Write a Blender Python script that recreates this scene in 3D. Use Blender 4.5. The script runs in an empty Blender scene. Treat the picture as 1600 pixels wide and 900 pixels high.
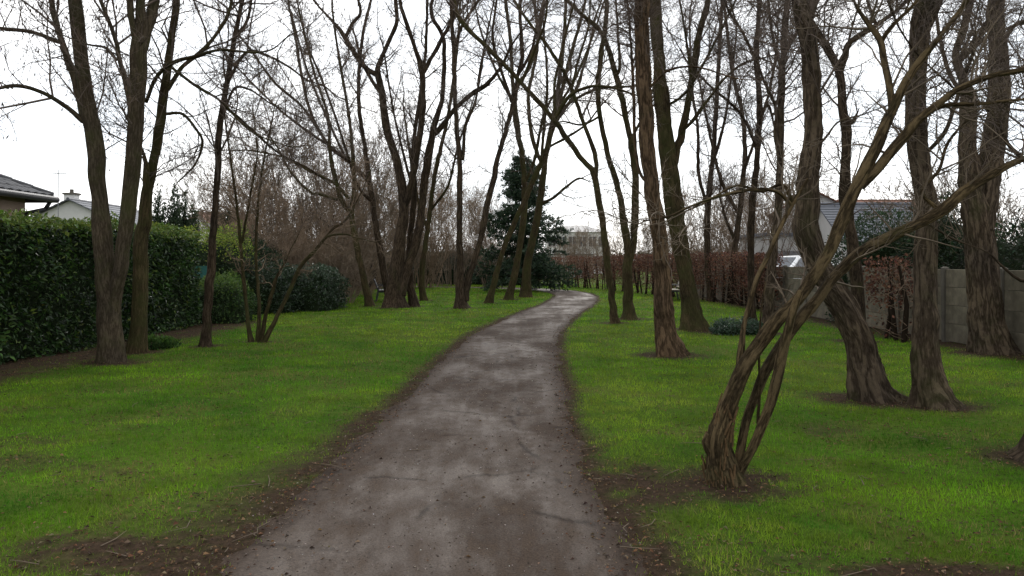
import bpy, math, random
import numpy as np
from mathutils import Vector, Matrix

# ------------------------------------------------------------------ camera, sky, sun, exposure
F = 1300.0          # focal length in photograph pixels
HOR = 410.0         # horizon row
EYE = 1.6
scene = bpy.context.scene
cam_data = bpy.data.cameras.new("camera")
cam_data.sensor_width = 36.0
cam_data.lens = 36.0 * F / 1600.0
cam_data.shift_y = -40.0 / 1600.0
cam_data.clip_start = 0.05
cam_data.clip_end = 3000.0
cam = bpy.data.objects.new("camera", cam_data)
scene.collection.objects.link(cam)
cam.location = (0, 0, EYE)
cam.rotation_euler = (math.radians(90), 0, 0)
scene.camera = cam

SUN_EL = math.radians(32)
SUN_AZ = math.radians(6)      # to the right of +Y
world = bpy.data.worlds.new("World")
scene.world = world
world.use_nodes = True
wn, wl = world.node_tree.nodes, world.node_tree.links
wn.clear()
w_out = wn.new('ShaderNodeOutputWorld')
w_mix = wn.new('ShaderNodeMixShader')
w_bg1 = wn.new('ShaderNodeBackground')
w_bg2 = wn.new('ShaderNodeBackground')
w_sky = wn.new('ShaderNodeTexSky')
w_sky.sky_type = 'NISHITA'
w_sky.sun_disc = False
w_sky.sun_elevation = SUN_EL
w_sky.sun_rotation = SUN_AZ
w_bg1.inputs['Strength'].default_value = 0.10
wl.new(w_sky.outputs[0], w_bg1.inputs['Color'])
w_tc = wn.new('ShaderNodeTexCoord')
w_noise = wn.new('ShaderNodeTexNoise')
w_map = wn.new('ShaderNodeMapping')
w_map.inputs['Scale'].default_value = (1.6, 1.6, 5.0)
w_noise.inputs['Scale'].default_value = 1.7
w_noise.inputs['Detail'].default_value = 5
wl.new(w_tc.outputs['Generated'], w_map.inputs['Vector'])
wl.new(w_map.outputs[0], w_noise.inputs['Vector'])
w_ramp = wn.new('ShaderNodeValToRGB')          # cloud deck: pale blue-grey to white
w_ramp.color_ramp.elements[0].position = 0.30
w_ramp.color_ramp.elements[0].color = (0.64, 0.70, 0.77, 1)
w_ramp.color_ramp.elements[1].position = 0.62
w_ramp.color_ramp.elements[1].color = (1.0, 1.0, 1.0, 1)
wl.new(w_noise.outputs[0], w_ramp.inputs[0])
w_dot = wn.new('ShaderNodeVectorMath'); w_dot.operation = 'DOT_PRODUCT'
w_dot.inputs[1].default_value = (math.sin(SUN_AZ) * math.cos(SUN_EL), math.cos(SUN_AZ) * math.cos(SUN_EL), math.sin(SUN_EL))
wl.new(w_tc.outputs['Generated'], w_dot.inputs[0])
w_mr = wn.new('ShaderNodeMapRange')            # the deck is brighter towards the veiled sun
w_mr.inputs['From Min'].default_value = -1.0
w_mr.inputs['From Max'].default_value = 1.0
w_mr.inputs['To Min'].default_value = 0.85
w_mr.inputs['To Max'].default_value = 1.55
wl.new(w_dot.outputs['Value'], w_mr.inputs['Value'])
wl.new(w_ramp.outputs[0], w_bg2.inputs['Color'])
wl.new(w_mr.outputs[0], w_bg2.inputs['Strength'])
w_mix.inputs[0].default_value = 0.88
wl.new(w_bg1.outputs[0], w_mix.inputs[1])
wl.new(w_bg2.outputs[0], w_mix.inputs[2])
wl.new(w_mix.outputs[0], w_out.inputs['Surface'])

sun_data = bpy.data.lights.new("sun", 'SUN')
sun_data.energy = 1.2
sun_data.angle = math.radians(16)
sun_data.color = (1.0, 0.95, 0.88)
sun = bpy.data.objects.new("sun", sun_data)
scene.collection.objects.link(sun)
sun.location = (5, 40, 40)
sd = Vector((math.sin(SUN_AZ) * math.cos(SUN_EL), math.cos(SUN_AZ) * math.cos(SUN_EL), math.sin(SUN_EL)))
sun.rotation_euler = sd.to_track_quat('Z', 'Y').to_euler()

scene.view_settings.view_transform = 'Standard'
scene.view_settings.look = 'None'
scene.view_settings.exposure = 0.58
scene.view_settings.gamma = 1.0
scene.render.engine = 'CYCLES'
scene.cycles.max_bounces = 6
scene.cycles.transparent_max_bounces = 4

# ------------------------------------------------------------------ small numpy toolbox
RNG = np.random.default_rng(7)
_perm = np.random.default_rng(3).random(4096)


def _h(ix, iy, iz):
    k = (ix * 374761393 + iy * 668265263 + iz * 2147483647) & 0x7fffffff
    k = ((k ^ (k >> 13)) * 1274126177) & 0x7fffffff
    return _perm[(k ^ (k >> 16)) & 4095]


def noise3(p):
    p = np.asarray(p, float)
    i = np.floor(p).astype(np.int64)
    f = p - i
    f = f * f * (3 - 2 * f)
    r = 0
    for dx in (0, 1):
        wx = f[..., 0] if dx else 1 - f[..., 0]
        for dy in (0, 1):
            wy = f[..., 1] if dy else 1 - f[..., 1]
            for dz in (0, 1):
                wz = f[..., 2] if dz else 1 - f[..., 2]
                r = r + wx * wy * wz * _h(i[..., 0] + dx, i[..., 1] + dy, i[..., 2] + dz)
    return r


def noise2(x, y, s=1.0, o=0.0):
    p = np.stack([np.asarray(x, float) * s + o, np.asarray(y, float) * s + o * 1.7, np.full(np.shape(x), o + 0.5)], -1)
    return noise3(p)


def fbm2(x, y, s=1.0, o=0.0, n=4):
    a, t, r = 1.0, 0.0, 0.0
    for k in range(n):
        r = r + a * noise2(x, y, s * 2 ** k, o + 11.3 * k)
        t += a
        a *= 0.5
    return r / t


def unit(v):
    return v / np.maximum(np.linalg.norm(v, axis=-1, keepdims=True), 1e-9)


def W(px, py, d):
    return np.array([(px - 800.0) * d / F, d, EYE - (py - HOR) * d / F])


COL = scene.collection


def mesh_np(name, verts, quads=None, tris=None, attrs=None, smooth=True):
    """one mesh from numpy arrays; attrs: name -> (N,3) vector, (N,) float or (N,4) colour per vertex"""
    me = bpy.data.meshes.new(name)
    verts = np.asarray(verts, np.float32)
    nq = 0 if quads is None else len(quads)
    nt = 0 if tris is None else len(tris)
    me.vertices.add(len(verts))
    me.vertices.foreach_set('co', verts.ravel())
    loops = []
    if nq: loops.append(np.asarray(quads).ravel())
    if nt: loops.append(np.asarray(tris).ravel())
    loops = np.concatenate(loops).astype(np.int32)
    me.loops.add(len(loops))
    me.loops.foreach_set('vertex_index', loops)
    me.polygons.add(nq + nt)
    st = np.concatenate([np.arange(nq) * 4, nq * 4 + np.arange(nt) * 3]).astype(np.int32)
    me.polygons.foreach_set('loop_start', st)
    me.polygons.foreach_set('use_smooth', np.full(nq + nt, bool(smooth)))
    for k, a in (attrs or {}).items():
        a = np.asarray(a, np.float32)
        if a.ndim == 1:
            at = me.attributes.new(k, 'FLOAT', 'POINT'); at.data.foreach_set('value', a)
        elif a.shape[1] == 3:
            at = me.attributes.new(k, 'FLOAT_VECTOR', 'POINT'); at.data.foreach_set('vector', a.ravel())
        else:
            at = me.attributes.new(k, 'FLOAT_COLOR', 'POINT'); at.data.foreach_set('color', a.ravel())
    me.update(calc_edges=True)
    me.validate()
    return me


def link(name, me, mat, parent=None, **props):
    o = bpy.data.objects.new(name, me)
    if mat is not None and me is not None and not me.materials:
        me.materials.append(mat)
    COL.objects.link(o)
    if parent is not None:
        o.parent = parent
    for k, v in props.items():
        o[k] = v
    return o


def thing(name, label, category, loc, group=None):
    o = bpy.data.objects.new(name, None)
    o.empty_display_size = 0.2
    COL.objects.link(o)
    o.location = [float(a) for a in loc]
    o['label'] = label
    o['category'] = category
    if group: o['group'] = group
    return o


def local(verts, root):
    return np.asarray(verts) - np.array(root.location)


class MB:
    """collects boxes and prisms into one mesh"""
    def __init__(self): self.v, self.q, self.t = [], [], []

    def box(self, lo, hi, rz=0.0, c=(0, 0, 0), bev=0.0):
        b = len(self.v)
        for z in (lo[2], hi[2]):
            for x, y in ((lo[0], lo[1]), (hi[0], lo[1]), (hi[0], hi[1]), (lo[0], hi[1])):
                X = x * math.cos(rz) - y * math.sin(rz) + c[0]
                Y = x * math.sin(rz) + y * math.cos(rz) + c[1]
                self.v.append((X, Y, z + c[2]))
        for f in ((3, 2, 1, 0), (4, 5, 6, 7), (0, 1, 5, 4), (1, 2, 6, 5), (2, 3, 7, 6), (3, 0, 4, 7)):
            self.q.append([b + k for k in f])
        return self

    def hexa(self, p):
        """8 corner points, bottom ring then top ring"""
        b = len(self.v)
        self.v += [tuple(a) for a in p]
        for f in ((3, 2, 1, 0), (4, 5, 6, 7), (0, 1, 5, 4), (1, 2, 6, 5), (2, 3, 7, 6), (3, 0, 4, 7)):
            self.q.append([b + k for k in f])
        return self

    def rod(self, a, b_, r, n=8, r2=None):
        a, b_ = np.array(a, float), np.array(b_, float)
        r2 = r if r2 is None else r2
        d = unit(b_ - a)
        u = unit(np.cross(d, [0.13, 0.91, 0.4] if abs(d[1]) < 0.9 else [1, 0, 0.1])); w = np.cross(d, u)
        s = len(self.v)
        for p, rr in ((a, r), (b_, r2)):
            for k in range(n):
                t = 2 * math.pi * k / n
                self.v.append(tuple(p + rr * (math.cos(t) * u + math.sin(t) * w)))
        for k in range(n):
            self.q.append([s + k, s + (k + 1) % n, s + n + (k + 1) % n, s + n + k])
        for k in range(1, n - 1):
            self.t.append([s, s + k + 1, s + k]); self.t.append([s + n, s + n + k, s + n + k + 1])
        return self

    def mesh(self, name, off=(0, 0, 0), smooth=False):
        v = np.array(self.v) - np.array(off)
        return mesh_np(name, v, np.array(self.q) if self.q else None, np.array(self.t) if self.t else None, smooth=smooth)


# ------------------------------------------------------------------ materials
def new_mat(name):
    m = bpy.data.materials.new(name)
    m.use_nodes = True
    nt = m.node_tree
    b = nt.nodes['Principled BSDF']
    return m, nt, b


def N(nt, kind, **kw):
    n = nt.nodes.new(kind)
    for k, v in kw.items():
        if hasattr(n, k) and k not in n.inputs:
            setattr(n, k, v)
        else:
            n.inputs[k].default_value = v
    return n


def ramp(nt, fac, stops):
    r = nt.nodes.new('ShaderNodeValToRGB')
    e = r.color_ramp.elements
    while len(e) < len(stops): e.new(0.5)
    for el, (p, c) in zip(e, stops):
        el.position = p
        el.color = (c[0], c[1], c[2], 1) if len(c) == 3 else c
    nt.links.new(fac, r.inputs[0])
    return r.outputs[0]


def mixc(nt, fac, a, b, mode='MIX'):
    m = nt.nodes.new('ShaderNodeMix'); m.data_type = 'RGBA'; m.blend_type = mode
    for s, i in ((fac, 0), (a, 6), (b, 7)):
        if hasattr(s, 'links'):
            nt.links.new(s, m.inputs[i])
        else:
            m.inputs[i].default_value = s if i == 0 else (s[0], s[1], s[2], 1)
    return m.outputs[2]


def bark_mat(name, dark, light, moss=0.0, mosscol=(0.045, 0.050, 0.016), scale=1.0, bump=0.6):
    m, nt, b = new_mat(name)
    L = nt.links
    at = N(nt, 'ShaderNodeAttribute', attribute_name='bark')
    oi = nt.nodes.new('ShaderNodeObjectInfo')
    mp = N(nt, 'ShaderNodeMapping'); mp.inputs['Scale'].default_value = (1, 1, 0.17)
    L.new(at.outputs['Vector'], mp.inputs['Vector'])
    n0 = N(nt, 'ShaderNodeTexNoise', Scale=16.0 * scale, Detail=3.0, Roughness=0.6)
    L.new(mp.outputs[0], n0.inputs['Vector'])
    fur = N(nt, 'ShaderNodeMath', operation='SUBTRACT'); fur.inputs[1].default_value = 0.5
    L.new(n0.outputs[0], fur.inputs[0])
    fab = N(nt, 'ShaderNodeMath', operation='ABSOLUTE'); L.new(fur.outputs[0], fab.inputs[0])
    crack = nt.nodes.new('ShaderNodeMapRange')
    crack.inputs['From Max'].default_value = 0.10
    L.new(fab.outputs[0], crack.inputs['Value'])
    mp2 = N(nt, 'ShaderNodeMapping'); mp2.inputs['Scale'].default_value = (1, 1, 0.4)
    L.new(at.outputs['Vector'], mp2.inputs['Vector'])
    n1 = N(nt, 'ShaderNodeTexNoise', Scale=45.0 * scale, Detail=8.0, Roughness=0.75)
    L.new(mp2.outputs[0], n1.inputs['Vector'])
    mul = N(nt, 'ShaderNodeMath', operation='MULTIPLY_ADD'); mul.inputs[1].default_value = 0.42
    L.new(crack.outputs[0], mul.inputs[0]); L.new(n1.outputs[0], mul.inputs[2])
    col = ramp(nt, mul.outputs[0], [(0.38, dark), (0.70, tuple(0.62 * d + 0.38 * l for d, l in zip(dark, light))), (1.0, light)])
    n2 = N(nt, 'ShaderNodeTexNoise', Scale=1.6, Detail=4.0)
    L.new(at.outputs['Vector'], n2.inputs['Vector'])
    pat = ramp(nt, n2.outputs[0], [(0.3, (0.72, 0.72, 0.74)), (0.7, (1.2, 1.15, 1.1))])
    col = mixc(nt, 1.0, col, pat, 'MULTIPLY')
    if moss:
        n3 = N(nt, 'ShaderNodeTexNoise', Scale=2.3, Detail=5.0, Roughness=0.7)
        L.new(at.outputs['Vector'], n3.inputs['Vector'])
        f = nt.nodes.new('ShaderNodeMapRange')
        f.inputs['From Min'].default_value = 0.62 - 0.3 * moss; f.inputs['From Max'].default_value = 0.85 - 0.25 * moss
        f.inputs['To Max'].default_value = 0.35 + 0.5 * moss
        L.new(n3.outputs[0], f.inputs['Value'])
        col = mixc(nt, f.outputs[0], col, mosscol)
    L.new(col, b.inputs['Base Color'])
    b.inputs['Roughness'].default_value = 0.95
    b.inputs['Specular IOR Level'].default_value = 0.06
    bp = N(nt, 'ShaderNodeBump', Strength=bump, Distance=0.02)
    L.new(mul.outputs[0], bp.inputs['Height'])
    L.new(bp.outputs[0], b.inputs['Normal'])
    return m


def plain_mat(name, col, var=0.3, scale=6.0, rough=0.8, bump=0.0, spec=0.3, metal=0.0, stretch=(1, 1, 1)):
    m, nt, b = new_mat(name)
    tc = nt.nodes.new('ShaderNodeTexCoord')
    mp = N(nt, 'ShaderNodeMapping'); mp.inputs['Scale'].default_value = stretch
    nt.links.new(tc.outputs['Object'], mp.inputs['Vector'])
    n = N(nt, 'ShaderNodeTexNoise', Scale=scale, Detail=6.0, Roughness=0.65)
    nt.links.new(mp.outputs[0], n.inputs['Vector'])
    oi = nt.nodes.new('ShaderNodeObjectInfo')
    c = ramp(nt, n.outputs[0], [(0.25, tuple(x * (1 - var) for x in col)), (0.75, tuple(min(1, x * (1 + var)) for x in col))])
    r2 = ramp(nt, oi.outputs['Random'], [(0, (0.86, 0.86, 0.86)), (1, (1.12, 1.11, 1.1))])
    c = mixc(nt, 1.0, c, r2, 'MULTIPLY')
    nt.links.new(c, b.inputs['Base Color'])
    b.inputs['Roughness'].default_value = rough
    b.inputs['Specular IOR Level'].default_value = spec
    b.inputs['Metallic'].default_value = metal
    if bump:
        bp = N(nt, 'ShaderNodeBump', Strength=bump, Distance=0.02)
        nt.links.new(n.outputs[0], bp.inputs['Height']); nt.links.new(bp.outputs[0], b.inputs['Normal'])
    return m


def leaf_mat(name, rough=0.45, trans=0.3, spec=0.5, gain=1.0):
    """colour comes from the per-leaf colour attribute"""
    m, nt, b = new_mat(name)
    at = N(nt, 'ShaderNodeAttribute', attribute_name='col')
    nt.links.new(at.outputs['Color'], b.inputs['Base Color'])
    b.inputs['Roughness'].default_value = rough
    b.inputs['Specular IOR Level'].default_value = spec
    if trans > 0:
        tr = nt.nodes.new('ShaderNodeBsdfTranslucent')
        nt.links.new(at.outputs['Color'], tr.inputs['Color'])
        mx = nt.nodes.new('ShaderNodeMixShader'); mx.inputs[0].default_value = trans
        nt.links.new(b.outputs[0], mx.inputs[1]); nt.links.new(tr.outputs[0], mx.inputs[2])
        nt.links.new(mx.outputs[0], nt.nodes['Material Output'].inputs['Surface'])
    return m


M = {}
M['bark_ridged'] = bark_mat('bark_ridged', (0.020, 0.014, 0.010), (0.112, 0.086, 0.059), 0.35, scale=0.8, bump=0.9)
M['bark_red'] = bark_mat('bark_red', (0.020, 0.013, 0.008), (0.130, 0.088, 0.053), 0.2, scale=0.8, bump=0.9)
M['bark_smooth'] = bark_mat('bark_smooth', (0.026, 0.020, 0.013), (0.082, 0.065, 0.044), 0.5, scale=1.3, bump=0.35)
M['bark_mossy'] = bark_mat('bark_mossy', (0.020, 0.015, 0.009), (0.075, 0.056, 0.030), 0.7, scale=1.2, bump=0.5)
M['bark_dark'] = bark_mat('bark_dark', (0.014, 0.010, 0.007), (0.072, 0.053, 0.035), 0.2, scale=1.0, bump=0.6)
M['bark_front'] = bark_mat('bark_front', (0.014, 0.010, 0.006), (0.128, 0.094, 0.050), 0.3, (0.06, 0.065, 0.018), scale=1.1, bump=1.0)
M['bark_strip'] = plain_mat('bark_strip', (0.105, 0.066, 0.034), 0.6, 22.0, 0.95, 0.4, 0.05)
M['twig'] = plain_mat('twig', (0.110, 0.084, 0.068), 0.4, 3.0, 0.9, spec=0.15)
M['twig_pale'] = plain_mat('twig_pale', (0.105, 0.080, 0.056), 0.45, 3.0, 0.85, spec=0.2)
M['twig_red'] = plain_mat('twig_red', (0.185, 0.132, 0.090), 0.4, 2.0, 0.9, spec=0.15)
M['twig_far'] = plain_mat('twig_far', (0.160, 0.122, 0.088), 0.4, 2.0, 0.9, spec=0.15)
M['leaf_gloss'] = leaf_mat('leaf_gloss', 0.38, 0.22, 0.38)
M['leaf'] = leaf_mat('leaf', 0.6, 0.3, 0.3)
M['leaf_dry'] = leaf_mat('leaf_dry', 0.8, 0.25, 0.2)
M['grass'] = leaf_mat('grass', 0.8, 0.45, 0.05)
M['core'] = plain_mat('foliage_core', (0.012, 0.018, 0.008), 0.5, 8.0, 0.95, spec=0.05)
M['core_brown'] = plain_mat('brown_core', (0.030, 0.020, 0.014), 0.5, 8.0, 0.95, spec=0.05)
M['concrete'] = plain_mat('concrete', (0.135, 0.118, 0.085), 0.5, 3.2, 0.92, 0.25, 0.2)
M['concrete_post'] = plain_mat('concrete_post', (0.12, 0.108, 0.088), 0.35, 3.0, 0.92, 0.25, 0.2)
M['render_pink'] = plain_mat('render_pink', (0.52, 0.39, 0.31), 0.10, 2.0, 0.9, 0.1, 0.2)
M['render_white'] = plain_mat('render_white', (0.58, 0.57, 0.55), 0.12, 0.8, 0.9, 0.1, 0.2)
M['slate'] = plain_mat('slate', (0.085, 0.09, 0.105), 0.3, 4.0, 0.6, 0.1, 0.4)
M['tile_dark'] = plain_mat('tile_dark', (0.050, 0.050, 0.054), 0.3, 5.0, 0.7, 0.2, 0.35)
M['tile_red'] = plain_mat('tile_red', (0.17, 0.085, 0.06), 0.3, 4.0, 0.8, 0.2, 0.25)
M['dark_metal'] = plain_mat('dark_metal', (0.030, 0.030, 0.033), 0.2, 9.0, 0.5, 0, 0.5)
M['grey_metal'] = plain_mat('grey_metal', (0.22, 0.22, 0.23), 0.2, 9.0, 0.5, 0, 0.5)
M['glass'] = plain_mat('window_glass', (0.03, 0.035, 0.045), 0.2, 1.0, 0.12, 0, 0.6)
M['wood_slat'] = plain_mat('wood_slat', (0.20, 0.17, 0.13), 0.3, 4.0, 0.7, 0.2, 0.3, stretch=(1, 8, 8))
M['pale_wood'] = plain_mat('pale_wood', (0.33, 0.27, 0.16), 0.3, 4.0, 0.8, 0.2, 0.3)
M['tarp'] = plain_mat('tarp', (0.012, 0.075, 0.065), 0.2, 5.0, 0.7, 0.1, 0.3)
M['car_white'] = plain_mat('car_white', (0.78, 0.79, 0.80), 0.03, 1.0, 0.25, 0, 0.6)
M['rubber'] = plain_mat('rubber', (0.02, 0.02, 0.02), 0.2, 5.0, 0.8)

# ------------------------------------------------------------------ lie of the land
CL = np.array([(-0.40, -6), (-0.40, 0), (-0.42, 3), (-0.43, 5.4), (-0.42, 7), (-0.35, 9.5), (-0.15, 14.4), (0.18, 19.4), (0.95, 25), (2.15, 32),
               (2.90, 38), (3.00, 43), (2.2, 47.5), (0.2, 51.2), (-3.5, 53.6), (-9, 55.6), (-16, 57.6), (-28, 61), (-60, 70)], float)


def catmull(P, n):
    P = np.asarray(P, float)
    if len(P) == 2:
        t = np.linspace(0, 1, n)[:, None]
        return P[0] * (1 - t) + P[1] * t
    Q = np.vstack([2 * P[0] - P[1], P, 2 * P[-1] - P[-2]])
    seg = np.linalg.norm(np.diff(P[:, :3], axis=0), axis=1)
    cum = np.concatenate([[0], np.cumsum(seg)])
    s = np.linspace(0, cum[-1], n)
    k = np.clip(np.searchsorted(cum, s, 'right') - 1, 0, len(P) - 2)
    u = ((s - cum[k]) / np.maximum(seg[k], 1e-9))[:, None]
    a, b, c, d = Q[k], Q[k + 1], Q[k + 2], Q[k + 3]
    return 0.5 * (2 * b + (c - a) * u + (2 * a - 5 * b + 4 * c - d) * u ** 2 + (3 * b - a - 3 * c + d) * u ** 3)


CLS = catmull(CL, 420)
CLT = unit(np.gradient(CLS, axis=0))
CLN = np.stack([CLT[:, 1], -CLT[:, 0]], -1)     # to the right
HALF = 0.98


def path_dist(x, y):
    """distance to the path's centre line"""
    x = np.asarray(x, float).ravel(); y = np.asarray(y, float).ravel()
    out = np.empty(len(x))
    for s in range(0, len(x), 20000):
        dx = x[s:s + 20000, None] - CLS[None, ::2, 0]
        dy = y[s:s + 20000, None] - CLS[None, ::2, 1]
        out[s:s + 20000] = np.sqrt((dx * dx + dy * dy).min(1))
    return out - 0.14 * np.clip((6.5 - y) / 3, 0, 1)


def terrain(x, y):
    x = np.asarray(x, float); y = np.asarray(y, float)
    return 0.09 * (fbm2(x, y, 0.11, 4.0, 2) - 0.5) * np.clip((np.hypot(x, y) - 4) / 8, 0, 1) + 0.05 * (fbm2(x, y, 0.6, 9.0, 3) - 0.5)


def T1(x, y):
    return float(terrain(np.array([x]), np.array([y]))[0])


BASES = []      # (x, y, radius) of bare soil round trunk feet


def soil_mask(x, y):
    x = np.asarray(x, float).ravel(); y = np.asarray(y, float).ravel()
    n1 = fbm2(x, y, 1.3, 2.0, 4); n2 = fbm2(x, y, 4.5, 7.0, 3)
    e = path_dist(x, y) - HALF
    near = np.clip((9 - y) / 5, 0, 1)
    m = np.clip(1.10 - (e - 0.02) / (0.06 + 0.32 * n1 + 0.60 * near * (x < 0) + 0.35 * near + 0.12 * (x < -0.3)), 0, 1)
    m = np.maximum(m, np.clip((n1 - 0.58) * 5, 0, 0.5) * np.clip((16 - y) / 8, 0.15, 1))
    hed = np.clip(1.3 - (x + 7.6) / (0.7 + 0.9 * n1), 0, 1) * (y < 23)
    fen = np.clip(1.2 - (8.6 - x) / (0.4 + 0.8 * n1), 0, 1) * (y < 42)
    m = np.maximum(m, np.maximum(hed, fen))
    for bx, by, br in BASES:
        r = np.hypot(x - bx, y - by)
        m = np.maximum(m, np.clip(1.5 - r / (br * (0.55 + 0.9 * n1)), 0, 1))
    for bx, by, rx, ry in ((-2.3, 4.6, 0.75, 0.45), (0.95, 6.0, 0.5, 0.75), (2.2, 4.3, 0.8, 0.2)):
        r = np.hypot((x - bx) / rx, (y - by) / ry)
        m = np.maximum(m, np.clip(1.35 - r * (0.55 + 0.9 * n1), 0, 1))
    n3 = fbm2(x, y, 9.0, 17.0, 3)
    return np.clip((m * (0.05 + 1.1 * n2 + 0.75 * n3) - 0.20) * 1.5, 0, 1)

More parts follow.
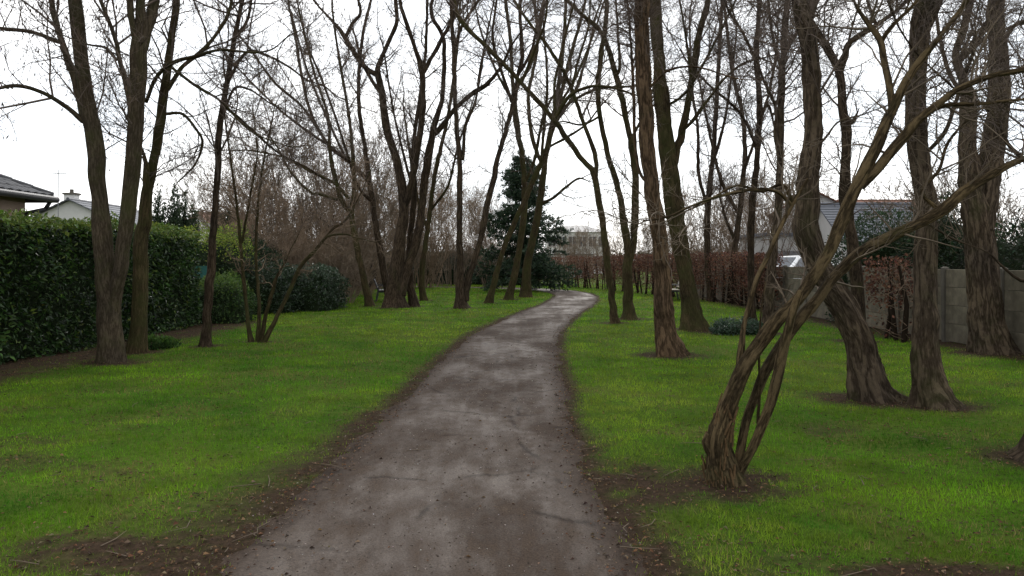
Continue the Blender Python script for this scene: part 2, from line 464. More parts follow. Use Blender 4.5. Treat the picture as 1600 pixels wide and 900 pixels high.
# ------------------------------------------------------------------ the trees, traced as limbs: (parent limb, depth drift per metre of rise, extension above, points (px, py, width px))
G_L = 'tall bare trees on the left lawn'
G_C = 'bare trees on the lawn left of the path bend'
G_R = 'bare trees right of the path'
TREES = [
 dict(name='locust_tree', label='tall twin-stemmed bare tree nearest the laurel hedge, thick stem leaning left', group=G_L, foot=(172, 566), mat='bark_smooth', pods=2600,
      n=(60, 400, 1700), zmin=3.6, limbs=[
  (-1, 0.02, 4, [(172, 572, 52), (173, 530, 46), (170, 470, 42), (163, 400, 36), (155, 300, 32), (145, 200, 30), (127, 100, 27), (116, 0, 26)]),
  (0, -0.06, 4, [(172, 520, 26), (180, 470, 26), (190, 405, 26), (203, 300, 29), (212, 200, 29), (216, 100, 32), (220, 40, 24), (221, 0, 16)]),
  (1, -0.2, 3, [(216, 80, 14), (207, 40, 13), (202, 0, 13)]),
  (1, 0.25, 3, [(218, 90, 22), (230, 45, 20), (242, 0, 19)]),
  (0, 0.3, 3, [(133, 190, 14), (115, 120, 13), (98, 70, 12), (80, 0, 10)]),
  (0, -0.35, 1, [(130, 190, 10), (105, 168, 9), (60, 142, 8), (20, 134, 8), (-30, 145, 6)]),
  (4, 0.3, 1, [(93, 66, 9), (50, 50, 8), (0, 44, 7), (-40, 35, 6)]),
  (1, 0.3, 2, [(205, 165, 11), (193, 120, 9), (180, 60, 8), (157, 0, 7)]),
  (7, -0.3, 1, [(183, 95, 6), (165, 75, 5), (140, 70, 4), (110, 60, 3)])]),
 dict(name='locust_tree', label='single bare trunk just right of the twin-stemmed tree, before the laurel hedge', group=G_L, foot=(213, 550), mat='bark_mossy', pods=1500,
      n=(36, 250, 1000), zmin=3.1, limbs=[
  (-1, 0.03, 4, [(213, 556, 38), (216, 510, 31), (219, 440, 29), (224, 350, 26), (238, 262, 18), (250, 195, 17), (259, 130, 15), (266, 70, 14), (275, 0, 13)]),
  (0, -0.1, 1, [(222, 380, 12), (228, 320, 14), (229, 270, 13), (226, 245, 6)]),
  (0, 0.3, 2, [(262, 140, 9), (285, 105, 8), (320, 75, 7), (350, 35, 7), (362, 0, 6)]),
  (0, -0.35, 1.5, [(228, 160, 7), (245, 120, 8), (270, 98, 8), (305, 88, 7), (345, 78, 5), (395, 82, 4)]),
  (0, 0.3, 0.5, [(258, 178, 7), (285, 178, 6), (305, 200, 5), (316, 222, 5), (306, 255, 4), (285, 278, 3)]),
  (0, -0.3, 1, [(268, 105, 5), (300, 130, 6), (345, 158, 5), (375, 190, 4), (400, 210, 3)])]),
 dict(name='slender_tree', label='slender straight bare tree alone between the hedge end and the clump of thin stems', group=G_L, foot=(322, 540), mat='bark_dark', pods=900,
      n=(30, 210, 900), zmin=2.9, limbs=[
  (-1, 0.02, 4, [(322, 544, 22), (323, 515, 17), (328, 440, 16), (334, 350, 14), (339, 290, 12), (343, 205, 12), (355, 130, 11), (368, 55, 9), (379, 0, 8)]),
  (0, 0.3, 2, [(366, 60, 6), (385, 35, 6), (392, 0, 5)]),
  (0, -0.3, 1.5, [(356, 128, 6), (385, 82, 6), (420, 88, 5), (452, 105, 4), (480, 125, 3)]),
  (0, 0.3, 1.2, [(346, 190, 5), (365, 140, 5), (390, 140, 4), (420, 160, 3)]),
  (0, 0.2, 1.2, [(349, 165, 6), (380, 190, 5), (430, 235, 4), (480, 262, 3)])]),
 dict(name='thin_stem_clump', label='clump of thin bare stems splaying from one foot on the left lawn', group=G_L, foot=(402, 533), mat='bark_mossy', pods=0,
      n=(36, 240, 800), zmin=1.4, len1=(0.6, 1.5), twig='twig_red', limbs=[
  (-1, 0.05, 1.5, [(393, 537, 12), (388, 505, 8), (380, 430, 7), (372, 340, 6), (362, 260, 4), (352, 190, 3)]),
  (0, 0.1, 1.2, [(402, 537, 9), (405, 480, 7), (400, 400, 6), (403, 320, 5), (412, 250, 4), (425, 190, 3)]),
  (0, -0.15, 1.0, [(406, 538, 10), (416, 490, 8), (430, 440, 7), (436, 425, 4)]),
  (0, 0.15, 1.0, [(410, 538, 11), (430, 500, 8), (452, 455, 8), (470, 415, 8), (492, 392, 7), (520, 358, 5), (540, 344, 4), (565, 300, 2)]),
  (3, -0.2, 0.6, [(492, 392, 4), (512, 370, 4), (540, 366, 3), (556, 372, 2)]),
  (0, -0.1, 1.0, [(378, 380, 5), (392, 300, 4), (402, 240, 3), (398, 200, 2)])]),
 dict(name='lawn_tree', label='leftmost leaning trunk of the central group, branching low towards the brown thicket', group=G_C, foot=(578, 478), mat='bark_mossy', pods=0,
      n=(34, 220, 900), zmin=4.0, limbs=[
  (-1, 0.03, 4, [(579, 483, 18), (575, 462, 14), (565, 420, 12), (554, 365, 12), (549, 330, 11), (553, 300, 9), (552, 250, 7), (545, 180, 6), (530, 90, 5), (520, 20, 4)]),
  (0, -0.2, 4, [(551, 335, 9), (535, 315, 9), (524, 280, 8), (516, 240, 8), (512, 180, 6), (490, 110, 5), (470, 30, 4)]),
  (1, 0.2, 1, [(527, 312, 6), (500, 303, 6), (485, 300, 5), (455, 270, 4), (430, 225, 3), (400, 190, 2)]),
  (0, 0.25, 3, [(545, 310, 6), (520, 285, 6), (480, 265, 5), (440, 245, 4), (390, 235, 3)])]),
 dict(name='lawn_tree', label='second trunk of the central group, sending long branches up to the left', group=G_C, foot=(607, 474), mat='bark_dark', pods=0,
      n=(40, 260, 1100), zmin=4.4, limbs=[
  (-1, 0.03, 4, [(610, 479, 18), (605, 450, 14), (594, 390, 12), (584, 330, 11), (578, 285, 10), (570, 230, 8), (560, 150, 7), (566, 60, 6), (580, 0, 5)]),
  (0, 0.2, 4, [(580, 290, 8), (562, 268, 8), (540, 248, 8), (512, 225, 7), (485, 175, 6), (470, 110, 6), (460, 50, 5), (450, 0, 4)]),
  (1, -0.2, 3, [(500, 205, 6), (470, 165, 5), (430, 130, 5), (400, 90, 4), (370, 50, 3)]),
  (0, -0.2, 2, [(585, 318, 7), (562, 296, 6), (550, 265, 6), (530, 200, 5), (505, 130, 5), (480, 70, 4)]),
  (1, 0.3, 2, [(540, 248, 5), (500, 160, 5), (475, 95, 4), (455, 20, 3)]),
  (1, 0.25, 2, [(522, 232, 5), (480, 205, 5), (430, 165, 4), (375, 110, 3), (340, 70, 2)])]),
 dict(name='great_lawn_tree', label='thickest tree left of the path, three dark stems spreading from one broad foot', group=G_C, foot=(620, 480), mat='bark_dark', pods=900,
      n=(60, 420, 1900), zmin=4.6, limbs=[
  (-1, 0.02, 4, [(617, 485, 46), (617, 468, 34), (619, 430, 28), (624, 380, 24), (631, 330, 20), (626, 280, 18), (618, 245, 16), (604, 200, 14), (596, 140, 13), (590, 115, 13), (592, 100, 9), (607, 66, 8), (620, 35, 8), (618, 0, 8)]),
  (0, 0.15, 4, [(591, 118, 10), (569, 104, 10), (549, 75, 9), (536, 55, 9), (530, 45, 7), (512, 25, 5), (490, 0, 4)]),
  (1, -0.2, 3, [(540, 58, 7), (550, 38, 7), (563, 20, 6), (560, 0, 5)]),
  (0, -0.15, 4, [(630, 330, 14), (643, 285, 13), (651, 240, 13), (660, 175, 12), (659, 115, 11), (648, 75, 8), (639, 46, 8), (628, 15, 7), (622, -20, 6)]),
  (3, 0.2, 4, [(660, 116, 9), (673, 92, 8), (692, 58, 8), (706, 30, 7), (716, 0, 6)]),
  (0, 0.12, 4, [(624, 460, 26), (634, 425, 20), (646, 392, 17), (657, 347, 16), (661, 307, 15), (667, 262, 15), (676, 208, 13), (686, 173, 10), (692, 144, 9), (694, 90, 8), (692, 58, 8), (674, 20, 7), (680, -20, 6)]),
  (5, -0.2, 3, [(676, 212, 10), (690, 198, 10), (711, 170, 9), (737, 147, 9), (760, 132, 8), (783, 104, 6), (800, 70, 4), (830, 30, 3)]),
  (6, 0.2, 2, [(748, 142, 5), (748, 118, 4), (760, 60, 4), (772, 0, 3)]),
  (0, 0.1, 1, [(595, 145, 8), (580, 125, 7), (565, 95, 6), (556, 60, 4)])]),
 dict(name='lawn_tree', label='short-flared trunk close behind the right foot of the thickest left tree', group=G_C, foot=(645, 479), mat='bark_dark', pods=0,
      n=(20, 140, 600), zmin=4.2, limbs=[
  (-1, 0.05, 4, [(648, 483, 20), (643, 455, 15), (640, 420, 13), (641, 370, 11), (648, 300, 10), (645, 240, 8), (655, 160, 7), (665, 80, 6), (668, 0, 5)]),
  (0, -0.2, 2, [(647, 300, 6), (630, 240, 5), (612, 160, 4), (600, 80, 3)])]),
 dict(name='lawn_tree', label='thin greenish trunk standing between the thickest left tree and the twin V-shaped tree', group=G_C, foot=(663, 470), mat='bark_mossy', pods=0,
      n=(24, 170, 700), zmin=4.2, limbs=[
  (-1, 0.05, 4, [(664, 475, 17), (660, 455, 12), (659, 430, 11), (665, 380, 10), (672, 330, 9), (680, 270, 8), (694, 210, 7), (705, 150, 6), (716, 60, 5), (720, 0, 4)]),
  (0, 0.2, 2, [(668, 360, 6), (650, 300, 6), (640, 240, 5), (632, 180, 4)]),
  (0, -0.2, 2, [(672, 330, 5), (700, 290, 5), (715, 230, 4), (735, 170, 3)])]),
 dict(name='twin_stem_tree', label='V-shaped pair of dark stems from one foot in the middle of the left lawn', group=G_C, foot=(724, 482), mat='bark_dark', pods=0,
      n=(46, 320, 1400), zmin=4.6, limbs=[
  (-1, 0.02, 4, [(722, 486, 28), (720, 468, 19), (719, 430, 15), (718, 370, 12), (718, 313, 11), (718, 255, 9), (712, 173, 9), (709, 90, 8), (706, 40, 8), (706, 0, 7)]),
  (0, 0.12, 4, [(727, 470, 16), (731, 440, 13), (747, 390, 12), (760, 325, 11), (770, 288, 11), (778, 245, 10), (791, 202, 9), (806, 144, 9), (808, 122, 8), (816, 85, 8), (812, 20, 7), (815, -10, 6)]),
  (0, -0.2, 3, [(708, 80, 7), (722, 40, 6), (748, 0, 5)]),
  (1, -0.2, 3, [(800, 160, 7), (785, 115, 6), (770, 60, 5), (776, 0, 4)]),
  (1, 0.2, 3, [(808, 120, 6), (830, 80, 6), (842, 30, 5), (855, 0, 4)]),
  (0, 0.25, 1, [(723, 250, 7), (727, 200, 6), (742, 160, 5), (752, 110, 4)])]),
 dict(name='lawn_tree', label='slim trunk leaning right, first of the three lined up before the cedar', group=G_C, foot=(764, 474), mat='bark_mossy', pods=0,
      n=(34, 240, 1000), zmin=4.8, limbs=[
  (-1, 0.02, 4, [(762, 479, 18), (766, 462, 13), (777, 423, 11), (790, 380, 10), (817, 320, 10), (837, 273, 10), (852, 240, 10), (864, 200, 9), (872, 170, 8), (888, 100, 7), (905, 40, 6), (915, 0, 5)]),
  (0, 0.2, 3, [(866, 190, 6), (885, 165, 6), (930, 140, 5), (985, 135, 4)]),
  (0, -0.2, 3, [(845, 260, 6), (850, 200, 6), (855, 130, 5), (850, 50, 4)]),
  (0, 0.25, 3, [(873, 165, 6), (900, 120, 5), (925, 60, 4), (945, 0, 3)])]),
 dict(name='lawn_tree', label='slim trunk standing in the middle of the three lined up before the cedar', group=G_C, foot=(796, 469), mat='bark_mossy', pods=0,
      n=(34, 240, 1000), zmin=4.8, limbs=[
  (-1, 0.02, 4, [(794, 473, 20), (797, 455, 15), (807, 417, 13), (818, 340, 12), (819, 280, 11), (815, 240, 10), (806, 190, 9), (801, 130, 8), (798, 70, 7), (790, 0, 6)]),
  (0, 0.2, 3, [(812, 215, 7), (806, 145, 7), (830, 100, 6), (845, 40, 5), (850, 0, 4)]),
  (0, -0.2, 2, [(818, 290, 6), (835, 250, 6), (850, 180, 5), (880, 120, 4), (900, 60, 3)]),
  (0, -0.25, 2, [(804, 165, 5), (775, 110, 5), (752, 50, 4), (740, 0, 3)])]),
 dict(name='lawn_tree', label='trunk nearest the path on its left at the bend, last before the cedar', group=G_C, foot=(822, 465), mat='bark_mossy', pods=0,
      n=(40, 280, 1200), zmin=4.6, limbs=[
  (-1, 0.02, 4, [(821, 469, 26), (822, 452, 19), (824, 413, 16), (836, 357, 14), (846, 300, 13), (852, 250, 11), (862, 200, 10), (872, 140, 9), (880, 70, 7), (884, 0, 6)]),
  (0, -0.2, 2, [(843, 320, 6), (866, 308, 6), (885, 292, 5), (904, 279, 4), (920, 283, 2)]),
  (0, 0.2, 4, [(850, 265, 8), (832, 215, 8), (826, 150, 7), (840, 70, 6), (835, 0, 5)]),
  (0, 0.15, 3, [(862, 200, 7), (895, 150, 6), (915, 95, 5), (930, 30, 4)]),
  (0, -0.25, 2, [(857, 230, 5), (885, 215, 5), (915, 195, 4), (935, 170, 3)])]),
 dict(name='pathside_tree', label='slim trunk just right of the path, forking to send a long branch leftwards', group=G_R, foot=(960, 504), mat='bark_mossy', pods=0,
      n=(36, 240, 1000), zmin=4.6, limbs=[
  (-1, 0.02, 4, [(961, 508, 20), (959, 490, 15), (952, 430, 13), (943, 363, 13), (934, 297, 12), (927, 268, 12), (912, 252, 11), (882, 211, 10), (864, 185, 10), (815, 130, 9), (765, 78, 9), (722, 35, 8), (710, 0, 6)]),
  (0, 0.15, 4, [(931, 280, 9), (930, 242, 9), (910, 188, 8), (890, 130, 8), (858, 75, 7), (829, 38, 6), (803, 0, 5)]),
  (0, -0.2, 3, [(866, 187, 8), (890, 150, 7), (925, 135, 6), (960, 138, 5), (1000, 150, 3)]),
  (0, -0.15, 3, [(815, 130, 6), (830, 90, 6), (850, 40, 5), (855, 0, 4)]),
  (0, 0.2, 2, [(868, 190, 6), (866, 140, 5), (875, 90, 5), (890, 30, 4)]),
  (1, 0.3, 2, [(893, 138, 6), (905, 90, 5), (920, 40, 4), (922, 0, 3)])]),
 dict(name='pathside_tree', label='trunk right of the path that forks low into two tall greenish stems', group=G_R, foot=(984, 498), mat='bark_mossy', pods=0,
      n=(44, 300, 1300), zmin=4.6, limbs=[
  (-1, 0.02, 4, [(984, 501, 28), (983, 485, 21), (980, 430, 19), (981, 395, 16), (972, 330, 13), (965, 290, 12), (952, 250, 11), (937, 175, 10), (934, 139, 10), (939, 87, 10), (947, 29, 9), (948, 0, 8)]),
  (0, 0.12, 4, [(982, 415, 14), (990, 375, 14), (993, 300, 14), (990, 250, 12), (975, 170, 11), (962, 115, 10), (940, 52, 9), (910, 23, 7), (880, -5, 6)]),
  (1, -0.2, 3, [(963, 118, 7), (968, 105, 7), (966, 60, 5), (962, 0, 4)]),
  (1, 0.2, 1, [(985, 220, 6), (1005, 180, 5), (1020, 140, 4)]),
  (0, -0.3, 2, [(940, 180, 5), (910, 195, 4), (880, 190, 3), (850, 195, 2)])]),
 dict(name='furrowed_tree', label='big straight trunk with furrowed tan bark right of the path, foot in fallen leaves', group=G_R, foot=(1047, 553), mat='bark_red', pods=0, ridge=1,
      n=(34, 260, 1300), zmin=5.0, limbs=[
  (-1, 0.02, 5, [(1050, 562, 56), (1046, 545, 46), (1038, 502, 38), (1034, 424, 31), (1030, 366, 30), (1021, 308, 28), (1014, 258, 26), (1009, 173, 27), (1005, 87, 27), (1003, 0, 26), (1004, -120, 22)]),
  (0, 0.2, 1, [(1018, 290, 6), (1000, 270, 7), (992, 220, 6), (990, 150, 6), (985, 60, 5), (980, 0, 4)]),
  (0, -0.2, 1, [(1012, 140, 5), (1045, 110, 5), (1090, 105, 4), (1140, 120, 3)])]),
 dict(name='forked_tree', label='big trunk behind the furrowed one, leafy soil at its foot and forking at head height', group=G_R, foot=(1083, 514), mat='bark_mossy', pods=0, ridge=1,
      n=(44, 340, 1700), zmin=4.5, limbs=[
  (-1, 0.02, 5, [(1085, 520, 46), (1083, 505, 38), (1074, 444, 30), (1063, 378, 29), (1052, 308, 31), (1043, 240, 28), (1039, 205, 27), (1031, 115, 24), (1024, 14, 22), (1022, -60, 20)]),
  (0, 0.1, 5, [(1048, 270, 18), (1056, 240, 15), (1073, 175, 13), (1086, 92, 12), (1094, 43, 12), (1106, 0, 11), (1112, -60, 9)]),
  (1, 0.3, 3, [(1066, 205, 6), (1085, 185, 7), (1110, 150, 6), (1130, 125, 5), (1160, 100, 4), (1195, 90, 3)]),
  (1, -0.3, 3, [(1062, 218, 5), (1080, 150, 5), (1075, 80, 5), (1062, 0, 4)]),
  (0, -0.3, 2, [(1034, 170, 6), (1075, 140, 5), (1120, 60, 5), (1150, 0, 4)])]),
 dict(name='background_tree', label='dark slim trunk before the copper hedge, first right of the forked tree', group=G_R, foot=(1112, 472), mat='bark_dark', pods=0,
      n=(36, 300, 1300), zmin=3.0, limbs=[
  (-1, 0.02, 4, [(1114, 476, 20), (1111, 462, 14), (1106, 420, 12), (1105, 350, 12), (1110, 280, 10), (1116, 220, 9), (1120, 150, 8), (1125, 60, 7), (1128, 0, 6)]),
  (0, 0.2, 3, [(1107, 330, 7), (1092, 270, 7), (1090, 200, 6), (1080, 130, 5), (1078, 50, 4)]),
  (0, -0.2, 3, [(1112, 260, 6), (1130, 200, 6), (1140, 140, 5), (1150, 60, 4)])]),
 dict(name='background_tree', label='dark bent trunk before the copper hedge, second right of the forked tree', group=G_R, foot=(1145, 474), mat='bark_dark', pods=0,
      n=(40, 340, 1400), zmin=2.6, limbs=[
  (-1, 0.02, 4, [(1147, 478, 18), (1144, 460, 13), (1143, 425, 11), (1151, 370, 11), (1158, 310, 10), (1164, 240, 9), (1160, 180, 8), (1146, 120, 7), (1135, 40, 6), (1130, 0, 5)]),
  (0, 0.2, 2, [(1155, 335, 7), (1130, 290, 7), (1118, 250, 6), (1105, 190, 5), (1095, 140, 4)]),
  (0, -0.2, 2, [(1162, 270, 6), (1185, 200, 6), (1205, 130, 5), (1215, 60, 4)]),
  (0, 0.2, 2, [(1150, 380, 6), (1135, 345, 6), (1128, 320, 4)])]),
 dict(name='slender_tree', label='straight narrow trunk rising behind the ivy patch, left of the paler one', group=G_R, foot=(1176, 508), mat='bark_dark', pods=0,
      n=(34, 280, 1200), zmin=3.4, limbs=[
  (-1, 0.02, 4, [(1177, 512, 20), (1175, 490, 16), (1173, 430, 14), (1174, 347, 13), (1178, 290, 12), (1184, 240, 11), (1187, 173, 11), (1182, 90, 10), (1187, 0, 9), (1190, -60, 8)]),
  (0, 0.2, 2, [(1186, 180, 6), (1200, 165, 6), (1208, 190, 4)]),
  (0, -0.2, 3, [(1183, 100, 6), (1160, 50, 6), (1140, 20, 5), (1128, -10, 4)]),
  (0, 0.2, 3, [(1184, 240, 6), (1165, 190, 5), (1140, 160, 5), (1110, 135, 4)])]),
 dict(name='slender_tree', label='pale narrow trunk rising right of the ivy patch, seen through the leaning stems', group=G_R, foot=(1199, 520), mat='bark_ridged', pods=0, ridge=1,
      n=(36, 300, 1300), zmin=3.2, limbs=[
  (-1, 0.02, 4, [(1199, 526, 28), (1200, 505, 20), (1203, 440, 18), (1209, 385, 16), (1217, 308, 13), (1219, 245, 12), (1221, 144, 12), (1225, 66, 12), (1231, 0, 11), (1234, -60, 9)]),
  (0, 0.2, 3, [(1222, 110, 7), (1208, 60, 6), (1200, 0, 5)]),
  (0, -0.15, 2, [(1219, 260, 8), (1212, 210, 8), (1212, 170, 6), (1195, 130, 5), (1180, 90, 4)]),
  (0, 0.2, 3, [(1223, 90, 7), (1240, 60, 6), (1262, 20, 5)])]),
 dict(name='leaning_trunk_tree', label='massive dark trunk bending left from a wide flared foot behind the leaning stems', group=G_R, foot=(1360, 622), mat='bark_ridged', pods=0, ridge=1,
      n=(26, 220, 1000), zmin=3.3, limbs=[
  (-1, 0.0, 5, [(1370, 640, 92), (1363, 620, 74), (1349, 565, 56), (1330, 500, 49), (1303, 452, 47), (1274, 405, 44), (1261, 355, 43), (1262, 280, 38), (1269, 210, 33), (1267, 105, 31), (1254, 20, 30), (1248, -80, 26)]),
  (0, 0.2, 3, [(1266, 90, 20), (1262, 40, 22), (1272, -5, 20), (1290, -60, 14)]),
  (0, -0.2, 1, [(1266, 240, 5), (1290, 215, 5), (1310, 190, 4), (1345, 180, 3)])]),
 dict(name='forked_tree', label='dark crooked stem forking wide, rising behind the massive bent trunk', group=G_R, foot=(1338, 532), mat='bark_dark', pods=0,
      n=(34, 280, 1300), zmin=3.0, limbs=[
  (-1, 0.0, 1, [(1342, 538, 34), (1340, 500, 28), (1338, 440, 24), (1330, 370, 22), (1320, 300, 21), (1321, 240, 18), (1324, 205, 19), (1318, 170, 17), (1314, 120, 16), (1307, 100, 15), (1290, 70, 15), (1268, 38, 14), (1250, 5, 12), (1230, -50, 9)]),
  (0, -0.15, 4, [(1312, 115, 14), (1320, 90, 13), (1327, 68, 12), (1355, 48, 10), (1400, 18, 8), (1440, -20, 6)]),
  (0, 0.2, 0.2, [(1324, 195, 10), (1332, 190, 9), (1337, 183, 6)]),
  (1, 0.3, 3, [(1370, 40, 7), (1358, 10, 6), (1345, -30, 5)])]),
 dict(name='straight_trunk_tree', label='massive upright trunk whose dark foot touches the soil patch beside the bent trunk', group=G_R, foot=(1458, 632), mat='bark_ridged', pods=0, ridge=1,
      n=(26, 220, 1000), zmin=3.3, limbs=[
  (-1, 0.0, 5, [(1464, 646, 84), (1458, 625, 62), (1450, 570, 46), (1446, 500, 41), (1446, 440, 39), (1449, 350, 37), (1441, 280, 36), (1431, 200, 34), (1429, 140, 33), (1434, 80, 33), (1442, 0, 34), (1448, -90, 28)]),
  (0, 0.2, 3, [(1440, 60, 18), (1458, 20, 18), (1475, -20, 16), (1495, -70, 12)]),
  (0, -0.2, 2, [(1434, 250, 7), (1462, 225, 8), (1480, 200, 8), (1500, 140, 7), (1530, 60, 6), (1560, 0, 5)])]),
 dict(name='forked_tree', label='massive forked trunk against the concrete fence at the right', group=G_R, foot=(1551, 552), mat='bark_ridged', pods=0, ridge=1,
      n=(36, 320, 1500), zmin=3.2, limbs=[
  (-1, 0.0, 4, [(1555, 562, 84), (1550, 545, 64), (1540, 480, 54), (1533, 400, 50), (1526, 340, 48), (1518, 290, 40), (1512, 240, 30), (1514, 160, 26), (1505, 125, 18), (1494, 90, 14), (1503, 50, 14), (1518, 0, 12), (1525, -50, 10)]),
  (0, 0.1, 5, [(1532, 360, 44), (1542, 290, 40), (1551, 235, 37), (1561, 150, 36), (1559, 60, 32), (1556, 0, 28), (1558, -80, 22)]),
  (0, -0.2, 3, [(1500, 95, 9), (1515, 80, 9), (1535, 62, 8), (1545, 58, 6)]),
  (0, 0.2, 3, [(1514, 170, 8), (1492, 130, 8), (1478, 100, 7), (1465, 40, 6), (1462, 0, 5)]),
  (1, 0.2, 2, [(1570, 60, 8), (1585, 40, 8), (1610, 30, 7), (1650, 10, 5)])]),
 dict(name='edge_tree', label='trunk cut off by the right edge of the picture, only its flared foot showing', group=G_R, foot=(1634, 718), mat='bark_dark', pods=0, ridge=1,
      n=(16, 140, 600), zmin=2.6, limbs=[
  (-1, 0.0, 5, [(1630, 734, 100), (1638, 705, 78), (1644, 640, 66), (1648, 500, 62), (1650, 350, 58), (1654, 200, 54), (1660, 0, 48), (1664, -200, 38)]),
  (0, 0.3, 0.6, [(1636, 430, 10), (1600, 440, 7), (1570, 420, 5), (1545, 395, 4), (1520, 385, 2)]),
  (0, 0.2, 1, [(1636, 300, 14), (1605, 255, 10), (1575, 225, 8), (1560, 190, 6), (1530, 160, 4), (1500, 145, 3)])]),
 dict(name='leaning_stems_tree', label='low tree of several crossing stems leaning right from a shaggy broken stump by the path', group=G_R, foot=(1135, 752), mat='bark_front', pods=0, ridge=1,
      n=(70, 260, 600), rs=0.012, zmin=1.75, len1=(0.5, 1.3), twig='twig_pale', flare=0.35, limbs=[
  (-1, 0.0, 0, [(1132, 775, 92), (1128, 748, 74), (1124, 715, 60), (1125, 685, 50), (1134, 644, 38), (1162, 578, 33), (1206, 511, 28), (1248, 467, 27), (1278, 422, 28), (1305, 368, 28), (1340, 290, 25), (1370, 227, 22), (1395, 172, 20), (1415, 128, 18), (1440, 92, 15), (1480, 42, 12), (1510, 0, 10), (1540, -60, 8)]),
  (0, 0.10, 0, [(1152, 764, 24), (1154, 730, 21), (1159, 690, 19), (1170, 644, 19), (1197, 578, 22), (1241, 511, 24), (1277, 467, 22), (1302, 435, 24), (1345, 396, 25), (1412, 361, 23), (1460, 336, 22), (1505, 300, 20), (1545, 276, 17), (1590, 252, 13), (1640, 235, 9)]),
  (0, -0.10, 0, [(1140, 768, 26), (1152, 742, 21), (1178, 694, 20), (1199, 644, 20), (1217, 585, 22), (1228, 530, 20), (1238, 485, 19), (1250, 455, 14)]),
  (0, 0.16, 0, [(1138, 655, 14), (1148, 620, 17), (1155, 585, 17), (1158, 550, 15), (1163, 511, 12), (1180, 444, 11), (1200, 400, 11), (1222, 350, 11), (1242, 312, 10), (1262, 280, 6)]),
  (0, -0.1, 0, [(1345, 292, 20), (1372, 262, 22), (1400, 228, 22), (1433, 190, 21), (1468, 160, 17), (1500, 138, 14), (1545, 120, 11), (1600, 108, 9), (1660, 100, 6)]),
  (4, 0.2, 0, [(1440, 185, 10), (1475, 165, 10), (1530, 162, 8), (1600, 155, 6), (1650, 150, 4)]),
  (3, -0.35, 0, [(1238, 322, 9), (1215, 300, 8), (1180, 296, 7), (1130, 305, 6), (1080, 322, 5), (1040, 340, 4), (1005, 345, 3)]),
  (3, 0.3, 0, [(1240, 318, 9), (1222, 288, 7), (1190, 300, 6), (1150, 290, 5), (1100, 318, 4), (1060, 335, 3)]),
  (0, 0.2, 0, [(1395, 180, 14), (1390, 140, 14), (1380, 90, 13), (1375, 62, 12), (1355, 35, 9), (1338, 10, 7), (1325, -30, 5)]),
  (8, -0.2, 0, [(1377, 66, 9), (1390, 45, 9), (1410, 25, 8), (1430, 5, 7), (1450, -30, 5)]),
  (0, 0.1, 0, [(1184, 662, 6), (1187, 610, 6), (1186, 560, 5), (1188, 500, 4), (1196, 440, 3)]),
  (0, -0.15, 0, [(1128, 720, 40), (1112, 704, 26), (1104, 688, 18), (1105, 678, 10)]),
  (1, 0.15, 0, [(1470, 330, 9), (1440, 300, 8), (1468, 265, 7), (1480, 225, 6), (1510, 190, 4), (1540, 180, 3)])]),
]
for t in TREES:
    px, py = t['foot']
    d = EYE * F / (py - HOR)
    x = (px - 800) * d / F
    t['d'] = d
    t['xy'] = (x, d)
    w0 = t['limbs'][0][3][1][2] * d / F
    BASES.append((x, d, 0.22 + 0.75 * w0))
BASES.append((5.0, 19.3, 0.9))

# ------------------------------------------------------------------ ground
def axis(parts):
    out = [np.array([parts[0][0]])]
    for a, b, n in parts:
        out.append(np.linspace(a, b, n + 1)[1:])
    return np.concatenate(out)


gx = axis([(-900, -200, 6), (-200, -60, 8), (-60, -20, 14), (-20, -8, 34), (-8, 8, 130), (8, 20, 34), (20, 60, 14), (60, 200, 8), (200, 900, 6)])
gy = axis([(-600, -60, 8), (-60, -5, 20), (-5, 3, 14), (3, 12, 110), (12, 25, 60), (25, 70, 60), (70, 200, 26), (200, 1500, 12)])
GX, GY = np.meshgrid(gx, gy)
fx, fy = GX.ravel(), GY.ravel()
gz = terrain(fx, fy)
pd = path_dist(fx, fy)
sm = soil_mask(fx, fy)
wob = 0.30 * (fbm2(fx, fy, 2.2, 21.0, 4) - 0.5)
dip = np.clip((HALF - 0.02 + wob * 2 - pd) / 0.12, 0, 1)
gz = gz - 0.05 * dip + 0.022 * sm * (fbm2(fx, fy, 7, 31.0, 3) - 0.5) * np.clip((25 - fy) / 10, 0, 1)
nx, ny = len(gx), len(gy)
ii = np.arange(ny - 1)[:, None] * nx + np.arange(nx - 1)[None]
quads = np.stack([ii, ii + 1, ii + nx + 1, ii + nx], -1).reshape(-1, 4)
m, nt, b = new_mat('lawn_ground')
geo = nt.nodes.new('ShaderNodeNewGeometry')
at = N(nt, 'ShaderNodeAttribute', attribute_name='soil')
nA = N(nt, 'ShaderNodeTexNoise', Scale=0.55, Detail=5.0, Roughness=0.6)
nB = N(nt, 'ShaderNodeTexNoise', Scale=14.0, Detail=6.0, Roughness=0.75)
nC = N(nt, 'ShaderNodeTexNoise', Scale=60.0, Detail=4.0, Roughness=0.7)
for n_ in (nA, nB, nC): nt.links.new(geo.outputs['Position'], n_.inputs['Vector'])
g1 = ramp(nt, nA.outputs[0], [(0.3, (0.034, 0.068, 0.009)), (0.5, (0.054, 0.096, 0.012)), (0.7, (0.084, 0.108, 0.020))])
g2 = ramp(nt, nB.outputs[0], [(0.3, (0.40, 0.40, 0.38)), (0.65, (1.2, 1.15, 1.05))])
gcol = mixc(nt, 1.0, g1, g2, 'MULTIPLY')
s1 = ramp(nt, nB.outputs[0], [(0.25, (0.014, 0.009, 0.006)), (0.55, (0.040, 0.027, 0.018)), (0.8, (0.075, 0.052, 0.034))])
s2 = ramp(nt, nC.outputs[0], [(0.3, (0.6, 0.6, 0.6)), (0.7, (1.3, 1.25, 1.2))])
scol = mixc(nt, 1.0, s1, s2, 'MULTIPLY')
